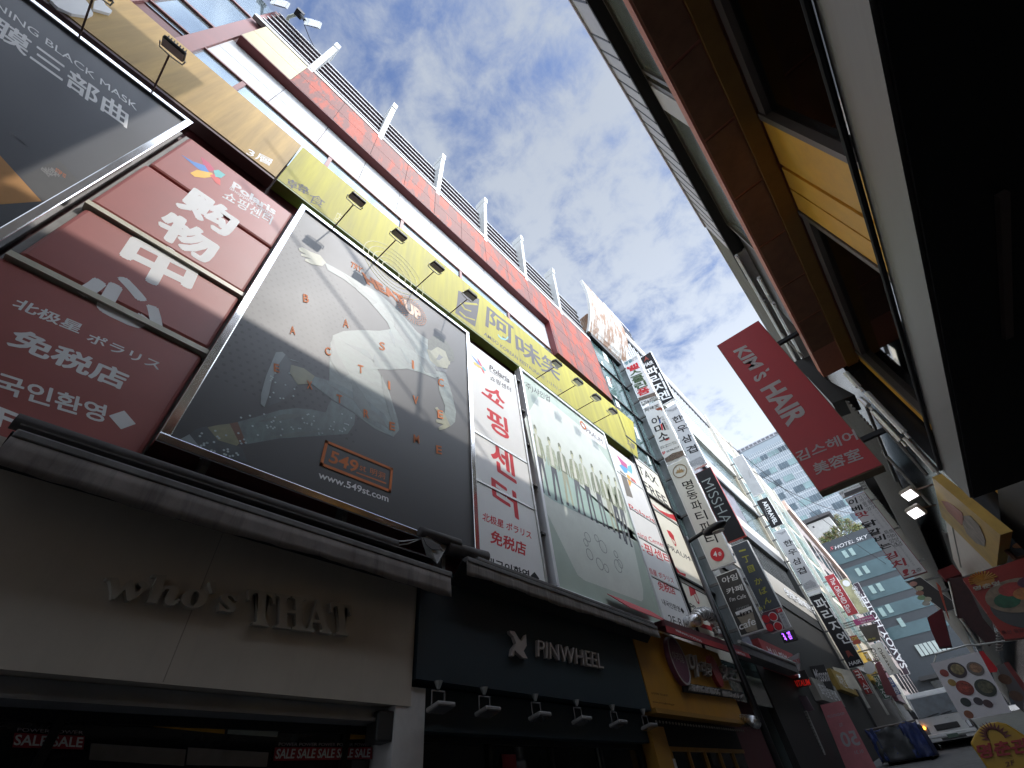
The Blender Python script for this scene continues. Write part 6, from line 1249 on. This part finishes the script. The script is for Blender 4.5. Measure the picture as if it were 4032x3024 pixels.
m_ = MB(); m_.prism([tp(-hw * .9, -.02 + .012, 1.10), tp(hw * .9, -.02 + .012, 1.10), tp(hw * .84, .235, 1.80), tp(-hw * .84, .235, 1.80)], (0, -.03, .01)); m_.build('windshield', mat('truck_glass', (.05, .07, .085), .1, 0, .5, var=.5, scale=3), tk)
for s_ in (-1, 1):
    m_ = MB(); m_.tube([tp(s_ * .25 - .2, -.05, 1.13), tp(s_ * .25 + .25, -.05, 1.18)], .012, 5); m_.build('wiper', heads, tk)
    m_ = MB(); m_.box(cx_ + s_ * hw * .98 - .0 - (.14 if s_ > 0 else -.14) * 0 - .17 / 2 * (1 + s_) , cx_ + s_ * hw * .98 + .17 / 2 * (1 - s_), ty_ - .06, ty_ + .1, gz + .56, gz + .80); hl = m_.build('headlight', mat('headlight_lens', (.25, .25, .26), .12, .2), tk, bevel=.03)
    m_ = MB(); m_.box(cx_ + s_ * (hw + .02) - .09, cx_ + s_ * (hw + .02) + .09, ty_ - .1, ty_ + .0, gz + 1.1, gz + 1.38); m_.box(cx_ + s_ * hw - .05, cx_ + s_ * hw + .05, ty_ - .05, ty_ + .02, gz + 1.36, gz + 1.42); m_.build('mirror', heads, tk, bevel=.02)
    wz = .33; wh = thing('x', None, None, (0, 0, 0)) if False else None
    m_ = MB(); m_.disc(tp(s_ * (hw - .12), .75, wz), (s_, 0, 0), (0, 0, 1), .33, .33, .16, 24); w_ = m_.build('wheel', mat('tyre', (.02, .02, .02), .8), tk); m_ = MB(); m_.disc(tp(s_ * (hw + .03), .75, wz), (s_, 0, 0), (0, 0, 1), .18, .18, .02, 18); m_.build('rim', alu, w_)
m_ = MB(); m_.disc(tp(-hw * .93, -.07, .78), NY, (0, 0, 1), .065, .05, .02, 14); m_.build('indicator', mat('amber_lit', (1.0, .35, .03), .4, emit=6.0, var=0), tk)
m_ = MB(); m_.box(cx_ - hw * .5, cx_ + hw * .5, ty_ - .06, ty_, gz + .62, gz + .82); m_.build('grille', heads, tk, bevel=.03)
m_ = MB(); m_.box(cx_ - hw - .02, cx_ + hw + .02, ty_ - .12, ty_ + .2, gz + .40, gz + .53); m_.box(cx_ - hw, cx_ + hw, ty_ - .08, ty_ + .2, gz + .28, gz + .40); m_.build('bumper', tw, tk, bevel=.03)
m_ = MB(); m_.box(cx_ - .2, cx_ + .2, ty_ - .145, ty_ - .12, gz + .34, gz + .46); m_.build('number_plate', mat('plate_green', (.10, .16, .12), .5), tk)
m_ = MB(); m_.box(cx_ - hw * .5, cx_ + hw * .5, ty_ - .1, ty_ - .07, gz + .3, gz + .38); m_.build('air_intake', heads, tk)
m_ = MB(); m_.box(cx_ - hw, cx_ + hw, ty_ + 1.55, ty_ + 4.4, gz + .6, gz + .9); m_.box(cx_ - hw, cx_ + hw, ty_ + 1.55, ty_ + 4.4, gz + .28, gz + .6, heads); m_.build('cargo_bed', tw, tk)
text(tk, 'KIA', ('y', ty_ - .03), s6(585, 1130), s6(620, 1120), s6(588, 1142), alu)
# blue bin full of refuse bags
by_ = 26.6; gz = ground_z(by_); t = thing('waste_cart', 'big dark cart wrapped in blue tarpaulin standing in front of the white truck', 'cart', (-3.2, by_, gz)); x0, x1 = -.155 * by_, -.087 * by_
tarpm = mat('blue_tarpaulin', (.03, .05, .17), .5, var=.5, scale=2.5, bump=.5, dirt=.8, dirtcol=(.05, .055, .06)); sheet = mat('grey_sheet', (.06, .065, .068), .45, var=.45, scale=2, bump=.6)
def crumple(u0, u1, z0, z1, y, m, nm, seed):
    rnd = random.Random(seed); nx, nz = 14, 10; mb = MB(); vs = []; fs = []
    for i in range(nx + 1):
        for j in range(nz + 1):
            u = i / nx; v = j / nz; vs.append((x0 + (x1 - x0) * (u0 + (u1 - u0) * u) + rnd.gauss(0, .012), y - .05 - .06 * math.sin(u * 9 + seed) * math.sin(v * 5 + seed) + rnd.gauss(0, .018), gz + z0 + (z1 - z0) * v + .05 * math.sin(u * 7 + seed) * v))
    for i in range(nx):
        for j in range(nz): a_ = i * (nz + 1) + j; fs.append((a_, a_ + 1, a_ + nz + 2, a_ + nz + 1))
    mb.add(vs, fs); o = mb.build(nm, m, t, smooth=True); q_ = o.modifiers.new('t', 'SOLIDIFY'); q_.thickness = .01
m_ = MB(); m_.box(x0, x1, by_, by_ + 1.6, gz + .12, gz + 1.08); m_.build('cart_body', tarpm, t, bevel=.05)
crumple(0, .72, .12, 1.08, by_, sheet, 'grey_sheet', 3); crumple(.66, 1.0, .10, 1.14, by_ - .04, tarpm, 'blue_sheet', 5); crumple(0, .16, .15, 1.12, by_ - .05, tarpm, 'blue_sheet', 8)
m_ = MB(); m_.tube([(x0 - .03, by_ - .05, gz + 1.13), (x1 + .03, by_ - .05, gz + 1.15)], .03, 8); m_.tube([(x0, by_ - .05, gz + .1), (x0, by_ - .05, gz + 1.13)], .025, 8); m_.build('frame_tube', mat('brown_rail', (.15, .12, .10), .5), t)
for s_ in (x0 + .15, x1 - .2): m_ = MB(); m_.disc((s_, by_ + .2, gz + .1), (1, 0, 0), (0, 0, 1), .1, .1, .06, 14); m_.build('wheel', MATS['tyre'], t)
# pedestrian glimpsed behind the banner

# cables from a roof mast above the right hand building: their shadows streak the posters
mc = thing('roof_mast', 'thin roof mast with sagging cables above the terrace building, out of the photo', 'mast', (4, 6, 13.6))
m_ = MB(); m_.tube([(4, 6, 13.5), (4, 6, 19)], .05, 8); m_.build('pole', grime_metal, mc)
for pa, pb in (((860, 60), (1560, 980)), ((700, 160), (1250, 900)), ((1050, 330), (1600, 1130))):
    a, b = PX(zD(*pa), -5), PX(zD(*pb), -5); d = SUN / SUN.x * 8.6; a, b = a + d, b + d; e = (b - a) * .4
    m_ = MB(); m_.tube([a - e, b + e], .028, 6); m_.build('cable', black_print, mc)

# crowded fronts and small blade signs farther along the left row
m_ = MB(); m_.box(-5.12, -4.98, 36.5, 56.8, -1, 5.0); m_.build('dark_shopfronts', mat('mixed_shopfront', (.05, .04, .035), .5, var=.7, scale=1.2), cb_)
for i, (y, r0, r1, a, b, c_, bd, lb_) in enumerate(((39.0, -.1285, -.118, .131, .098, (.30, .03, .03), '국수', 'small red blade sign directly under the far black vertical sign'), (42.0, -.116, -.103, .186, .155, (.62, .60, .52), '약국', 'small cream blade sign above the red and gold square sign'),
    (44.5, -.108, -.099, .118, .088, (.05, .12, .08), '찻집', 'small green blade sign low beside the pair of white ones'), (47.0, -.103, -.094, .150, .118, (.40, .28, .04), '면세', 'small mustard blade sign left of the white pair'),
    (52.0, -.092, -.083, .112, .090, (.10, .14, .30), '안경', 'small blue blade sign low near the street end'), (56.0, -.085, -.077, .182, .160, (.45, .42, .40), '호프', 'small grey-white blade sign near the magenta one'))):
    t = blade(lb_, y, r0, r1, a, b, mat('far_face_%d' % i, c_, .5), trim=.01, thick=.12)
    x0, x1, z1, z0 = r0 * y, r1 * y, a * y, b * y; m_ = MB(); k = len(bd)
    for j, ch in enumerate(bd):
        zz = z1 - (z1 - z0) * (j + .12) / k; hh = (z1 - z0) / k * .76; w_ = (x1 - x0) * .16
        put(m_, ch, Vector((x0 + w_, y - .001, zz)), Vector((x1 - w_, y - .001, zz)), Vector((x0 + w_, y - .001, zz - hh)), NY, lift=.003, bold=.02)
    m_.build('lettering', grey_print if sum(c_) > 1 else sign_white, t)
for i, (y, z, h_, c_, lb_) in enumerate(((19.5, 3.2, .9, (.34, .05, .05), 'narrow red shop board in the dim stretch under the slate sign'), (25.0, 2.6, .8, (.26, .25, .22), 'pale grey shop board in the dim stretch below the white script sign'), (30.5, 3.4, .9, (.30, .20, .04), 'amber shop board in the dim stretch under the white bands'))):
    t = thing('fascia_board', lb_, 'sign', (-5, y, z)); m_ = MB(); m_.box(-5.06, -4.8, y, y + 4.2, z, z + h_); m_.build('board', mat('dim_board_%d' % i, c_, .5, var=.3, scale=1.2), t)
    m_ = MB(); put(m_, ('분식 떡볶이', '화장품 면세', '치킨 호프')[i], Vector((-4.8, y + .6, z + h_ * .8)), Vector((-4.8, y + 3.6, z + h_ * .8)), Vector((-4.8, y + .6, z + h_ * .2)), NX, bold=.02); m_.build('lettering', sign_white, t)
